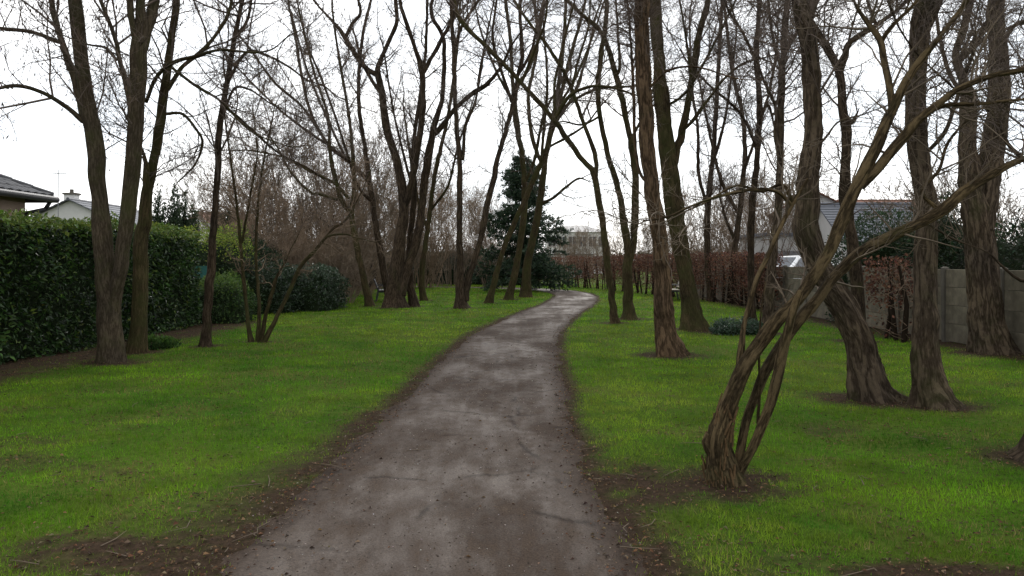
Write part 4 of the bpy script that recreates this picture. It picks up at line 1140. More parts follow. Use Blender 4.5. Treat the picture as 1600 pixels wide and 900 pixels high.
def lump(lo, hi, seed, inset=0.14, amp=0.12, n=7):
    """closed lumpy block used as the dark twiggy inside of a hedge"""
    lo, hi = np.array(lo, float) + inset, np.array(hi, float) - inset
    lo[2] -= inset
    nx_, ny_, nz_ = [max(2, int(math.ceil((hi[i] - lo[i]) / 0.35))) for i in range(3)]
    mb_v, mb_q = [], []
    for ax in range(3):
        o = [i for i in range(3) if i != ax]
        na, nb = [(nx_, ny_, nz_)[i] for i in o]
        for side in (0, 1):
            a, b_ = np.meshgrid(np.linspace(0, 1, na + 1), np.linspace(0, 1, nb + 1), indexing='ij')
            p = np.zeros(a.shape + (3,))
            p[..., o[0]] = lo[o[0]] + (hi[o[0]] - lo[o[0]]) * a
            p[..., o[1]] = lo[o[1]] + (hi[o[1]] - lo[o[1]]) * b_
            p[..., ax] = hi[ax] if side else lo[ax]
            base = sum(len(x) for x in mb_v)
            mb_v.append(p.reshape(-1, 3))
            k = (np.arange(na)[:, None] * (nb + 1) + np.arange(nb)[None]) + base
            mb_q.append(np.stack([k, k + 1, k + nb + 2, k + nb + 1], -1).reshape(-1, 4))
    v = np.concatenate(mb_v)
    c = (lo + hi) / 2
    v = v + unit(v - c) * (amp * 2 * (noise3(v * 1.3 + 3) - 0.6))[:, None]
    return v, np.concatenate(mb_q)


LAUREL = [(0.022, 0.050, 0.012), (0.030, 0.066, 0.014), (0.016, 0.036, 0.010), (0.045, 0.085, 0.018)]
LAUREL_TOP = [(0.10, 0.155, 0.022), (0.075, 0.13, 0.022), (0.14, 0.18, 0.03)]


def box_hedge(name, label, category, lo, hi, seed, dens, size, cols, top, faces, mat='leaf_gloss', group=None):
    r = np.random.default_rng(seed)
    root = thing(name, label, category, ((lo[0] + hi[0]) / 2, (lo[1] + hi[1]) / 2, lo[2]), group)
    me = hedge_leaves(r, lo, hi, dens, size, cols, top, faces)
    me.transform(Matrix.Translation(-Vector(root.location)))
    f = link('foliage', me, M[mat], root, kind='stuff')
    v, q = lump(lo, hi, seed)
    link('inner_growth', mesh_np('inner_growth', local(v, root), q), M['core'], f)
    return root


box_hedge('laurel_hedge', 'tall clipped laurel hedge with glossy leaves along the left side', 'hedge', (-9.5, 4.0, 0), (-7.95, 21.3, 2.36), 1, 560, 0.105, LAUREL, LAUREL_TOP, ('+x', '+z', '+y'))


def bush(name, label, category, c, rad, seed, nleaf, size, cols, top, mat='leaf', core='core', group=None, cone=0.0, stem=True, lumpy=0.35, droop=0.2):
    """leafy bush: leaves through the outer shell of a lumpy dome"""
    r = np.random.default_rng(seed)
    c = np.array(c, float); rad = np.array(rad, float)
    root = thing(name, label, category, (c[0], c[1], T1(c[0], c[1])), group)
    u = unit(r.normal(0, 1, (nleaf, 3))); u[:, 2] = np.abs(u[:, 2]) * 1.15 - 0.12; u = unit(u)

    def surf(u):
        k = 1 + lumpy * (noise3(u * 2.3 + seed) + 0.5 * noise3(u * 5.1 + seed * 2) - 0.75)
        hgt = np.clip(u[..., 2], 0, 1)
        k2 = np.stack([1 - cone * hgt, 1 - cone * hgt, np.ones_like(hgt)], -1)
        flat = np.sign(u) * np.abs(u) ** 0.75
        return flat * rad * k[..., None] * k2
    p = surf(u) * (1 - 0.30 * r.random((nleaf, 1)) ** 1.7)
    hg = np.clip(p[:, 2] / rad[2], 0, 1)
    p = p + [0, 0, 0.02]
    s = size * (0.55 + 0.8 * r.random(nleaf))
    col = colours(nleaf, cols, 0.45, r)
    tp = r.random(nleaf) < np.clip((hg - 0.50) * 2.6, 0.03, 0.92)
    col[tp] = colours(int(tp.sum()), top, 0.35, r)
    d = unit(u * 0.8 + r.normal(0, 0.75, (nleaf, 3)) + [0, 0, -droop])
    f = link('foliage', leaf_mesh('foliage', p, d, unit(u + 0.6 * r.normal(0, 1, (nleaf, 3)) + [0, 0, .4]), s, s * 0.42, col, 0.2, 0.1), M[mat], root, kind='stuff')
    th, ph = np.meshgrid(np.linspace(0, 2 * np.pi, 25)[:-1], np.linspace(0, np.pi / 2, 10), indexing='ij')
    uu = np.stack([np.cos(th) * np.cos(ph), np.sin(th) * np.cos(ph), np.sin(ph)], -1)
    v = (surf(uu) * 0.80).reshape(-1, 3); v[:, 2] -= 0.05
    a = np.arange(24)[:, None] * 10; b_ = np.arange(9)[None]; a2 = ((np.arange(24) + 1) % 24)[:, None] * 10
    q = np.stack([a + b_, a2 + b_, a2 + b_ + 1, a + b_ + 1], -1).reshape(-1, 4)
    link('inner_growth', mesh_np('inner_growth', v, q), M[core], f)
    if stem:
        mb_ = MB()
        for k in range(5):
            an = k * 1.26 + seed
            mb_.rod((0.1 * math.cos(an), 0.1 * math.sin(an), -0.1), (rad[0] * .5 * math.cos(an), rad[1] * .5 * math.sin(an), rad[2] * 0.7), 0.03, 6, 0.012)
        link('stem', mb_.mesh('stem'), M['twig'], root)
    return root


DARKG = [(0.012, 0.028, 0.010), (0.020, 0.040, 0.014), (0.010, 0.020, 0.009), (0.028, 0.050, 0.020)]
MIDG = [(0.030, 0.060, 0.015), (0.045, 0.085, 0.018), (0.022, 0.045, 0.012)]
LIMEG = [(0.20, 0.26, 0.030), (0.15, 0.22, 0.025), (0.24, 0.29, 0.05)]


def gp(px, d):   # ground x for a pixel column at a distance
    return (px - 800) * d / F


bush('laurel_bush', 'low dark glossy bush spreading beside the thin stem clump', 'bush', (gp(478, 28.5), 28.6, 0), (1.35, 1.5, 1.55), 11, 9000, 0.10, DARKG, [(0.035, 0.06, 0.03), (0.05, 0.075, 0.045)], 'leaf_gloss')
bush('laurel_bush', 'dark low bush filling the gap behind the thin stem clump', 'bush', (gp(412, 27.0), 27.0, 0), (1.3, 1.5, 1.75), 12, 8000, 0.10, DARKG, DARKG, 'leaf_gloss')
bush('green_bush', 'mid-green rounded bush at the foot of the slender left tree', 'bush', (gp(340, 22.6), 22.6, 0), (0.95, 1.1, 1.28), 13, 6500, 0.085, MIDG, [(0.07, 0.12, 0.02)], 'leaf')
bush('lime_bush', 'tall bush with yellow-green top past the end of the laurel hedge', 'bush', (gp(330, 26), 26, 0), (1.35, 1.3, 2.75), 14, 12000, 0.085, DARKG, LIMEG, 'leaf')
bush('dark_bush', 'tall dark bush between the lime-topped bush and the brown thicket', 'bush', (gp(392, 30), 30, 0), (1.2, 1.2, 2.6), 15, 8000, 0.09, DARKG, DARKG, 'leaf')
bush('box_bush', 'bright green clipped bush far back between two central trunks', 'bush', (gp(590, 66), 66, 0), (1.5, 1.2, 1.35), 16, 3500, 0.13, [(0.04, 0.10, 0.015), (0.06, 0.13, 0.02)], [(0.07, 0.15, 0.02)], 'leaf', lumpy=0.15)
bush('holly_bush', 'very dark bush far back under the leftmost central trunk', 'bush', (gp(548, 52), 52, 0), (2.6, 2.0, 2.9), 17, 7000, 0.14, [(0.03, 0.022, 0.016), (0.018, 0.02, 0.012)], [(0.045, 0.034, 0.026)], 'leaf', 'core_brown')
bx_list = [(640, 66, 3.0, 2.6), (690, 63, 2.7, 2.9), (742, 61, 2.6, 2.4), (790, 60, 2.4, 2.5)]
bx_lab = ['dark evergreen bush far back directly behind the thickest left tree', 'dark blue-green bush behind the bend of the far path',
          'dark evergreen bush behind the V-shaped pair of stems', 'dark evergreen bush at the left foot of the cedar']
for i, (px, d, rx, h) in enumerate(bx_list):
    bush('evergreen_bush', bx_lab[i], 'bush', (gp(px, d), d, 0), (rx, 1.8, h), 20 + i, 5500, 0.14, [(0.010, 0.024, 0.016), (0.016, 0.032, 0.022), (0.012, 0.020, 0.010)], [(0.02, 0.04, 0.028)], 'leaf')
# conifers behind the laurel hedge and on the right
cy = [(246, 31, 3.75), (262, 31.6, 3.6), (275, 31, 4.1), (288, 32, 3.9), (299, 31.5, 3.5)]
cy_lab = ['dark cypress partly hidden by the single bare trunk above the hedge', 'dark cypress just left of the lamp post above the hedge', 'tallest dark cypress of the row above the hedge, at the lamp post',
          'dark cypress right of the tallest one in the row above the hedge', 'shortest cypress at the right end of the row above the hedge']
for i, (px, d, h) in enumerate(cy):
    bush('cypress', cy_lab[i], 'tree', (gp(px, d), d, 0), (0.42, 0.42, h * 1.02), 30 + i, 3200, 0.11, [(0.018, 0.034, 0.016), (0.028, 0.048, 0.022)], [(0.04, 0.06, 0.03)], 'leaf', cone=0.5, group='cypress row above the laurel hedge', droop=-0.9)
bush('yew', 'small dark conifer right behind the slender left tree above the bushes', 'tree', (gp(350, 34), 34, 0), (0.9, 0.9, 3.9), 36, 5000, 0.11, DARKG, [(0.03, 0.05, 0.025)], 'leaf', cone=0.6, droop=-0.5)
bush('evergreen_bush', 'dark green conifer bush rising behind the concrete fence', 'bush', (gp(1405, 22), 22.4, 0), (1.75, 1.3, 3.1), 41, 12000, 0.09, DARKG, [(0.03, 0.055, 0.022)], 'leaf')
bush('evergreen_bush', 'dark bush behind the fence left of the massive forked trunk', 'bush', (gp(1482, 20), 20.2, 0), (1.0, 1.2, 2.9), 42, 8000, 0.09, DARKG, DARKG, 'leaf')
bush('evergreen_bush', 'dark bush behind the fence at the right edge of the picture', 'bush', (gp(1625, 17), 17.5, 0), (1.7, 1.6, 2.7), 43, 9000, 0.09, [(0.014, 0.020, 0.010), (0.022, 0.024, 0.012)], DARKG, 'leaf')
# ivy at the foot of the slim trunks on the right
bush('ivy_patch', 'low dark ivy patch on bare soil right of the forked tree', 'plant', (gp(1152, 18.9), 18.9, 0), (0.62, 0.5, 0.30), 44, 2200, 0.07, [(0.018, 0.040, 0.018), (0.028, 0.055, 0.030)], [(0.05, 0.08, 0.05)], 'leaf_gloss', stem=False)
bush('weed_tuft', 'tuft of taller green weeds at the foot of the single left trunk', 'plant', (gp(243, 15.6), 15.6, 0), (0.36, 0.3, 0.17), 45, 900, 0.08, [(0.05, 0.10, 0.02), (0.03, 0.07, 0.015)], [(0.06, 0.12, 0.02)], 'leaf', stem=False, droop=-1)


# ------------------------------------------------------------------ bare thickets
def thicket(name, label, x, y, h, rad, nshoot, seed, mat='twig_far', category='shrub', group='bare shrubs behind the lawn', up=0.35, dense=1.0, r0=0.022, spread=0.5):
    r = np.random.default_rng(seed)
    root = thing(name, label, category, (x, y, T1(x, y)), group)
    a = r.random(nshoot) * 2 * np.pi; q = np.sqrt(r.random(nshoot)) * rad * 0.45
    p = np.stack([np.cos(a) * q, np.sin(a) * q, -0.05 + 0 * a], -1)
    d = unit(np.stack([np.cos(a) * spread * r.random(nshoot) * 1.4, np.sin(a) * spread * r.random(nshoot) * 1.4, np.ones(nshoot)], -1))
    K = 9
    ln = h * (0.65 + 0.4 * r.random(nshoot))
    pts = [p]
    for s in range(K - 1):
        d = unit(d + r.normal(0, 0.09, (nshoot, 3)) + [0, 0, 0.05])
        p = p + d * (ln / (K - 1))[:, None]; pts.append(p)
    A = np.stack(pts, 1)
    rr = r0 * (0.6 + 0.8 * r.random(nshoot))
    AR = np.maximum(rr[:, None] * (1 - 0.85 * np.linspace(0, 1, K)[None]), 0.006)
    o_ = (x, y, 0)
    B, BR = grow(r, A, AR, int(nshoot * 6 * dense), 0.10, (0.5 * h / 4, 1.35 * h / 4), (18, 60), 4, 0.16, up, 0.013, 0.008, cull=True, off=o_)
    C, CR = grow(r, B, BR, int(nshoot * 17 * dense), 0.1, (0.25 * h / 4, 0.75 * h / 4), (20, 70), 3, 0.22, up * 0.7, 0.012, 0.0095, cull=True, off=o_)
    D, DR = grow(r, C, CR, int(nshoot * 88 * dense), 0.1, (0.14 * h / 4, 0.5 * h / 4), (18, 70), 2, 0.2, up * 0.4, 0.011, 0.0085, cull=True, off=o_)
    link('stem', mesh_np('stem', *tubes(A, AR, 4)), M[mat], root)
    link('crown', mesh_np('crown', *merge([tubes(B, BR, 3), spindles(C, CR), spindles(D, DR)])), M[mat], root)
    return root


th = [  # px, d, height, radius, shoots, mat, label
 (440, 33, 4.6, 2.6, 70, 'twig_red', 'brown bare shrub with fine twigs just right of the thin stem clump'),
 (428, 40, 7.6, 2.8, 64, 'twig_far', 'taller grey-brown shrub behind the thin stem clump'),
 (486, 38, 8.6, 3.6, 100, 'twig_far', 'tallest bare thicket of upright shoots left of the central trees'),
 (542, 42, 8.4, 3.2, 80, 'twig_red', 'reddish-brown thicket behind the leftmost central trunk'),
 (520, 33, 3.2, 1.9, 60, 'twig_far', 'dark low tangle of twigs right of the low glossy bush'),
 (600, 50, 7.0, 2.8, 50, 'twig_far', 'bare thicket behind the second central trunk'),
 (655, 52, 7.6, 2.8, 50, 'twig_red', 'bare thicket behind the thickest left tree'),
 (705, 57, 8.0, 3.0, 50, 'twig_far', 'bare thicket rising behind the V-shaped pair of stems'),
 (750, 62, 8.2, 3.0, 50, 'twig_red', 'bare thicket just left of the cedar'),
 (1110, 46, 6.4, 2.6, 46, 'twig_red', 'bare shrub behind the copper hedge and forked tree'),
 (1170, 38, 6.0, 2.4, 46, 'twig_far', 'tangled bare shrub behind the straight narrow trunk'),
(1185, 42, 6.4, 2.2, 44, 'twig_red', 'tangled bare shrub just left of the pale narrow trunk, beyond the copper hedge'),
 (1010, 62, 6.0, 2.4, 40, 'twig_far', 'far bare shrub behind the copper hedge near the path'),
 (1500, 24, 4.6, 1.8, 44, 'twig_far', 'brown bare shrub behind the fence beside the forked trunk'),
 (1590, 20, 4.2, 1.8, 50, 'twig_far', 'dense brown bare shrub behind the fence at the right edge'),
 (575, 58, 6.4, 2.8, 50, 'twig_red', 'far bare thicket seen left of the thickest left tree'),
 (680, 66, 7.6, 3.0, 46, 'twig_far', 'far bare thicket between the thickest left tree and the V-shaped stems'),
 (770, 54, 6.0, 2.0, 40, 'twig_far', 'bare shrub at the left edge of the cedar'),
 (1060, 58, 6.0, 2.6, 44, 'twig_far', 'far bare shrub between the two big right trunks'),
 (1205, 46, 7.0, 2.6, 46, 'twig_far', 'tall far bare shrub behind the two narrow right trunks'),
 (878, 80, 4.6, 2.2, 34, 'twig_far', 'far bare shrub right against the cedar, before the pale house'),
 (930, 82, 4.8, 2.4, 34, 'twig_far', 'far bare shrub before the right half of the pale house'),
 (905, 84, 5.0, 2.6, 36, 'twig_far', 'far bare shrub before the pale house beyond the copper hedge'),
 (955, 92, 7.5, 2.6, 34, 'twig_far', 'far bare tree right of the pale house beyond the copper hedge'),
]
for i, (px, d, h, rad, ns_, mat, lab) in enumerate(th):
    thicket('bare_shrub', lab, gp(px, d), d, h, rad, ns_, 200 + i, mat, dense=1.3 if i < 4 else 1.0, spread=0.85 if i < 6 else 0.55, up=0.22 if i < 6 else 0.32)

# ------------------------------------------------------------------ cedar
def cedar(px, d, h, rad, seed):
    r = np.random.default_rng(seed)
    x, y = gp(px, d), d
    root = thing('cedar', 'dark blue-green cedar with tiered boughs behind the last trunks by the bend', 'tree', (x, y, T1(x, y)))
    trunk = np.stack([0.05 * np.sin(np.linspace(0, 3, 8)), 0 * np.linspace(0, 1, 8), np.linspace(-0.1, h, 8)], -1)
    link('trunk', mesh_np('trunk', *tubes(trunk[None], np.linspace(0.2, 0.02, 8)[None], 10)), M['bark_dark'], root)
    n = 210
    t = np.sort(r.random(n)) ** 0.9
    z = 0.25 + t * (h - 0.35); z = np.round(z / 0.38) * 0.38 + r.normal(0, 0.05, n)
    a = r.random(n) * 2 * np.pi
    ln = rad * (1 - t) ** 0.75 * (0.65 + 0.5 * r.random(n)) + 0.2
    K = 7
    dirs = np.stack([np.cos(a), np.sin(a), 0.15 + 0.25 * t], -1)
    P = [np.stack([0 * a, 0 * a, z], -1)]
    for k in range(K - 1):
        dirs = unit(dirs + r.normal(0, 0.08, (n, 3)) + [0, 0, -0.07])
        P.append(P[-1] + dirs * (ln / (K - 1))[:, None])
    P = np.stack(P, 1)
    R_ = np.linspace(1, 0.2, K)[None] * (0.012 + 0.02 * ln / rad)[:, None]
    link('bough', mesh_np('bough', *tubes(P, R_, 4)), M['bark_dark'], root)
    B, BR = grow(r, P, R_, 2600, 0.12, (0.3, 0.85), (40, 75), 4, 0.12, -0.03, 0.006, 0.004, flat=0.75)
    i = r.integers(0, 2600, 40000); k = r.integers(0, 3, 40000); f = r.random((40000, 1))
    pos = B[i, k] * (1 - f) + B[i, k + 1] * f + r.normal(0, 0.02, (40000, 3))
    dd_ = unit(unit(B[i, k + 1] - B[i, k]) * 0.7 + r.normal(0, 0.6, (40000, 3)) + [0, 0, 0.2])
    col = colours(40000, [(0.028, 0.052, 0.028), (0.046, 0.072, 0.036), (0.018, 0.036, 0.020)], 0.4, r)
    link('foliage', leaf_mesh('foliage', pos, dd_, r.normal(0, 1, (40000, 3)), 0.13 + 0.09 * r.random(40000), 0.06, col, 0.1), M['leaf'], root, kind='stuff')


cedar(818, 46, 7.5, 3.1, 77)

# ------------------------------------------------------------------ copper beech hedge: many stems with dry red-brown leaves
COPPER = [(0.120, 0.052, 0.033), (0.085, 0.040, 0.027), (0.155, 0.075, 0.045), (0.060, 0.032, 0.023)]


def beech_row(name, label, line, h, nst, seed, nleaf, thick=0.45, lowgap=0.35):
    r = np.random.default_rng(seed)
    L = catmull(np.array(line, float), 100)
    root = thing(name, label, 'hedge', (L[50, 0], L[50, 1], 0))
    base = np.array([L[50, 0], L[50, 1], 0])
    for k in range(nst):
        p = L[int((k + 0.5) / nst * 99)]
        q = np.array([p[0] - base[0] + r.normal(0, .05), p[1] - base[1] + r.normal(0, 0.05), -0.05])
        top = q + [r.normal(0, .1), r.normal(0, .1), h * (0.8 + 0.15 * r.random())]
        mid = (q + top) / 2 + [r.normal(0, .05), r.normal(0, .05), 0]
        w = 0.035 + 0.03 * r.random()
        link('stem', mesh_np('stem', *tubes(np.stack([q, mid, top])[None], np.array([[w, w * 0.8, w * 0.4]]), 6)), M['bark_dark'], root)
    t = r.random(nleaf); i = (t * 98).astype(int)
    p = L[i] + (L[i + 1] - L[i]) * (t * 98 - i)[:, None]
    tn = unit(L[i + 1] - L[i]); nr = np.stack([tn[:, 1], -tn[:, 0]], -1)
    off = thick * (r.random(nleaf) * 2 - 1)
    off = np.sign(off) * np.abs(off / thick) ** 0.6 * thick
    z = h * r.random(nleaf) ** 0.75 * (0.94 + 0.10 * noise2(p[:, 0], p[:, 1], 1.5, 3))
    den = noise3(np.stack([p[:, 0] * 1.6, p[:, 1] * 1.6, z * 1.2], -1))
    k = r.random(nleaf) < np.clip((z - lowgap * h * 0.35) / (h * 0.30), 0.10, 1) * np.clip(den * 2.2 - 0.35, 0.15, 1)
    P = np.stack([p[:, 0] + nr[:, 0] * off - base[0], p[:, 1] + nr[:, 1] * off - base[1], z], -1)[k]
    n = len(P)
    d = unit(r.normal(0, 1, (n, 3)) + [0, 0, -0.7])
    s = 0.075 * (0.7 + 0.7 * r.random(n))
    link('foliage', leaf_mesh('foliage', P, d, r.normal(0, 1, (n, 3)), s, s * 0.6, colours(n, COPPER, 0.4, r), 0.15), M['leaf_dry'], root, kind='stuff')
    # fine twigs inside
    m_ = nst * 26
    t = r.random(m_); i = (t * 98).astype(int); q = L[i]
    a = np.stack([q[:, 0] - base[0] + r.normal(0, .1, m_), q[:, 1] - base[1] + r.normal(0, .1, m_), h * 0.85 * r.random(m_)], -1)
    dd_ = unit(r.normal(0, 1, (m_, 3)) * [1, 1, 0.5] + [0, 0, 0.6])
    b_ = a + dd_ * 0.25; c_ = b_ + unit(dd_ + r.normal(0, .3, (m_, 3))) * 0.25
    link('twigs', mesh_np('twigs', *tubes(np.stack([a, b_, c_], 1), np.tile([[0.008, 0.006, 0.004]], (m_, 1)), 3)), M['twig_red'], root, kind='stuff')


beech_row('beech_hedge', 'long copper-leaved beech hedge across the back, right of the path bend', [(8.45, 31), (7.6, 37.5), (6.6, 43), (4.6, 52), (1.0, 62)], 2.02, 60, 301, 48000)
beech_row('beech_hedge', 'ragged copper-leaved beech bushes along the fence behind the pale narrow trunk', [(8.35, 26.6), (8.4, 28.5), (8.45, 30.6)], 1.95, 9, 302, 8000, 0.35)
beech_row('beech_hedge', 'copper-leaved bush in front of the fence between the two massive trunks', [(7.9, 16.6), (8.1, 17.6), (8.3, 18.8)], 1.72, 5, 303, 3600, 0.4, 0.9)

# ------------------------------------------------------------------ concrete fence on the right
FX = 8.86
root = thing('concrete_fence', 'weathered concrete panel fence along the right side', 'fence', (FX, 24, 0))
PH, BAY = 0.365, 2.0
pm_v = MB()
# a panel: thin slab with chamfered long edges so that joints read as grooves
hw, hh, tk, ch = BAY / 2 - 0.052, PH / 2 - 0.003, 0.022, 0.006
for sgn in (1,):
    v = []
    for x_, ins in ((-tk, ch), (-tk + ch, 0), (tk - ch, 0), (tk, ch)):
        v += [(x_, -hw + ins * .6, -hh + ins), (x_, hw - ins * .6, -hh + ins), (x_, hw - ins * .6, hh - ins), (x_, -hw + ins * .6, hh - ins)]
    q = [[0, 1, 2, 3], [15, 14, 13, 12]]
    for k in range(3):
        for j in range(4):
            q.append([k * 4 + j, k * 4 + 4 + j, k * 4 + 4 + (j + 1) % 4, k * 4 + (j + 1) % 4])
panel_me = mesh_np('panel', v, np.array(q), smooth=False); panel_me.materials.append(M['concrete'])
post_mb = MB().box((-0.06, -0.05, -0.1), (0.06, 0.05, PH * 4 + 0.03))
post_mb.hexa([(-0.06, -0.05, PH * 4 + 0.03), (0.06, -0.05, PH * 4 + 0.03), (0.06, 0.05, PH * 4 + 0.03), (-0.06, 0.05, PH * 4 + 0.03),
              (-0.03, -0.02, PH * 4 + 0.055), (0.03, -0.02, PH * 4 + 0.055), (0.03, 0.02, PH * 4 + 0.055), (-0.03, 0.02, PH * 4 + 0.055)])
post_me = post_mb.mesh('post'); post_me.materials.append(M['concrete_post'])
rf = random.Random(4)
for bay in range(17):
    y0 = 9.0 + bay * BAY
    o = link('post', post_me, None, root); o.location = (0, y0 - 24, 0); o.rotation_euler = (rf.uniform(-.012, .012), rf.uniform(-.012, .012), 0)
    for row in range(4):
        o = link('panel', panel_me, None, root)
        o.location = (rf.uniform(-.006, .006), y0 + BAY / 2 - 24, PH * (row + 0.5) + 0.004)
        o.rotation_euler = (0, rf.uniform(-.01, .01), rf.uniform(-.003, .003))


# ------------------------------------------------------------------ houses
def gable_house(name, label, loc, rz, w, l, eave, ridge, wall_mat, roof_mat, over=0.25, windows=(), chimney=None, courses=10, category='house'):
    """ridge along local Y; gables on local +-Y. windows: (side, along, z, width, height)"""
    root = thing(name, label, category, loc)
    root.rotation_euler = (0, 0, rz)
    hw, hl = w / 2, l / 2
    v = [(-hw, -hl, -0.1), (hw, -hl, -0.1), (hw, hl, -0.1), (-hw, hl, -0.1), (-hw, -hl, eave), (hw, -hl, eave), (hw, hl, eave), (-hw, hl, eave), (0, -hl, ridge), (0, hl, ridge)]
    me = mesh_np('wall', v, np.array([[0, 1, 5, 4], [1, 2, 6, 5], [2, 3, 7, 6], [3, 0, 4, 7]]), np.array([[4, 5, 8], [6, 7, 9]]), smooth=False)
    wall = link('wall', me, M[wall_mat], root)
    sl = (ridge - eave) / hw
    roof = thing('roof', '', '', (0, 0, 0)); del roof['label']; del roof['category']; roof.parent = root
    n = courses
    R0 = hw + over
    for sgn in (-1, 1):
        for k in range(n):
            a0, a1 = R0 * k / n, R0 * (k + 1) / n + 0.04
            z0, z1 = ridge + 0.06 - sl * a0, ridge + 0.06 - sl * a1
            yl = hl + over
            mb_ = MB().hexa([(sgn * a0, -yl, z0 - 0.05), (sgn * a1, -yl, z1 - 0.03), (sgn * a1, yl, z1 - 0.03), (sgn * a0, yl, z0 - 0.05),
                             (sgn * a0, -yl, z0), (sgn * a1, -yl, z1 + 0.035), (sgn * a1, yl, z1 + 0.035), (sgn * a0, yl, z0)])
            link('tile_course', mb_.mesh('tile_course'), M[roof_mat], roof)
    link('ridge_cap', MB().rod((0, -hl - over, ridge + 0.06), (0, hl + over, ridge + 0.06), 0.09, 8).mesh('ridge_cap'), M[roof_mat], roof)
    for side, al, z, ww, wh in windows:
        f, g = MB(), MB()
        if side in '+-y':
            pass
        def P(u_, v_, dpt):
            if side == '-y': return (u_, -hl - dpt, v_)
            if side == '+x': return (hw + dpt, u_, v_)
            if side == '-x': return (-hw - dpt, -u_, v_)
        def slab(mb_, u0, u1, v0, v1, d0_, d1_):
            c = [P(u0, v0, d0_), P(u1, v0, d0_), P(u1, v0, d1_), P(u0, v0, d1_), P(u0, v1, d0_), P(u1, v1, d0_), P(u1, v1, d1_), P(u0, v1, d1_)]
            mb_.hexa(c)
        t_ = 0.07
        slab(f, al - ww / 2, al - ww / 2 + t_, z, z + wh, 0.003, 0.05); slab(f, al + ww / 2 - t_, al + ww / 2, z, z + wh, 0.003, 0.05)
        slab(f, al - ww / 2 + t_, al + ww / 2 - t_, z, z + t_, 0.003, 0.045); slab(f, al - ww / 2 + t_, al + ww / 2 - t_, z + wh - t_, z + wh, 0.003, 0.045)
        slab(f, al - .02, al + .02, z + t_, z + wh - t_, 0.003, 0.04)
        win = link('window', f.mesh('window'), M['render_white'], root)
        slab(g, al - ww / 2 + t_, al + ww / 2 - t_, z + t_, z + wh - t_, 0.004, 0.02)
        link('pane', g.mesh('pane'), M['glass'], win)
    if chimney:
        cx_, cy_, ct_ = chimney
        cb = ridge - sl * abs(cx_) - 0.25
        c = link('chimney', MB().box((cx_ - .28, cy_ - .28, cb), (cx_ + .28, cy_ + .28, ct_)).mesh('chimney'), M['render_white'], root)
        link('chimney_cap', MB().box((cx_ - .34, cy_ - .34, ct_ + .002), (cx_ + .34, cy_ + .34, ct_ + .1)).rod((cx_, cy_, ct_ + .1), (cx_, cy_, ct_ + .3), .1).mesh('chimney_cap'), M['concrete_post'], c)
    return root


# near house on the left: hipped tile roof, eaves along the garden side
HX, HY0, HY1, EZ = -10.62, 7.0, 18.15, 3.02
root = thing('garden_house', 'low house with pinkish wall and dark tiled hip roof behind the laurel hedge', 'house', (-14.0, 12.5, 0))
ox, oy, oz = root.location
link('wall', MB().box((-18 - ox, HY0 - oy, -0.1), (HX - ox, HY1 - oy, EZ + 0.02)).mesh('wall'), M['render_pink'], root)
roof = bpy.data.objects.new('roof', None); COL.objects.link(roof); roof.parent = root
ov = 0.38
ex0, ex1, ey0, ey1 = -18 - ov, HX + ov, HY0 - ov, HY1 + ov
pit = math.tan(math.radians(25)); hwid = (ex1 - ex0) / 2
tl = MB(); # roof underlay, a hip solid
rx = (ex0 + ex1) / 2; rz_ = EZ + hwid * pit
V = [(ex0, ey0, EZ), (ex1, ey0, EZ), (ex1, ey1, EZ), (ex0, ey1, EZ), (rx, ey0 + hwid, rz_), (rx, ey1 - hwid, rz_)]
V = np.array(V) - np.array(root.location)
link('roof_deck', mesh_np('roof_deck', V, np.array([[1, 2, 5, 4], [3, 0, 4, 5], [3, 2, 1, 0]]), np.array([[0, 1, 4], [2, 3, 5]]), smooth=False), M['tile_dark'], roof)
tile = MB()
tw, tlng = 0.30, 0.36
for k in range(6):   # shallow arched pantile, local x across the slope, y along the eave
    a0, a1 = k / 6, (k + 1) / 6
    z0, z1 = 0.035 * math.sin(math.pi * a0), 0.035 * math.sin(math.pi * a1)
    tile.hexa([(0, a0 * tw, z0 - .012), (-tlng, a0 * tw, z0 - .03), (-tlng, a1 * tw, z1 - .03), (0, a1 * tw, z1 - .012), (0, a0 * tw, z0 + .012), (-tlng, a0 * tw, z0), (-tlng, a1 * tw, z1), (0, a1 * tw, z1 + .012)])
tile_me = tile.mesh('tile'); tile_me.materials.append(M['tile_dark'])
slope = math.radians(25); ntile = 0
for c_ in range(10):
    up_ = c_ * 0.30
    xx = ex1 - up_ * math.cos(slope) + 0.04; zz = EZ + 0.035 + up_ * math.sin(slope)
    y_end = ey1 - up_ * math.cos(slope)
    y_ = y_end - tw
    while y_ > 10.5 and ntile < 290:
        o = link('tile', tile_me, None, roof); o.location = (xx - ox, y_ - oy, zz - oz + 0.012)
        o.rotation_euler = (0, slope + rf.uniform(-.02, .02), rf.uniform(-.01, .01)); ntile += 1
        y_ -= tw * 0.985
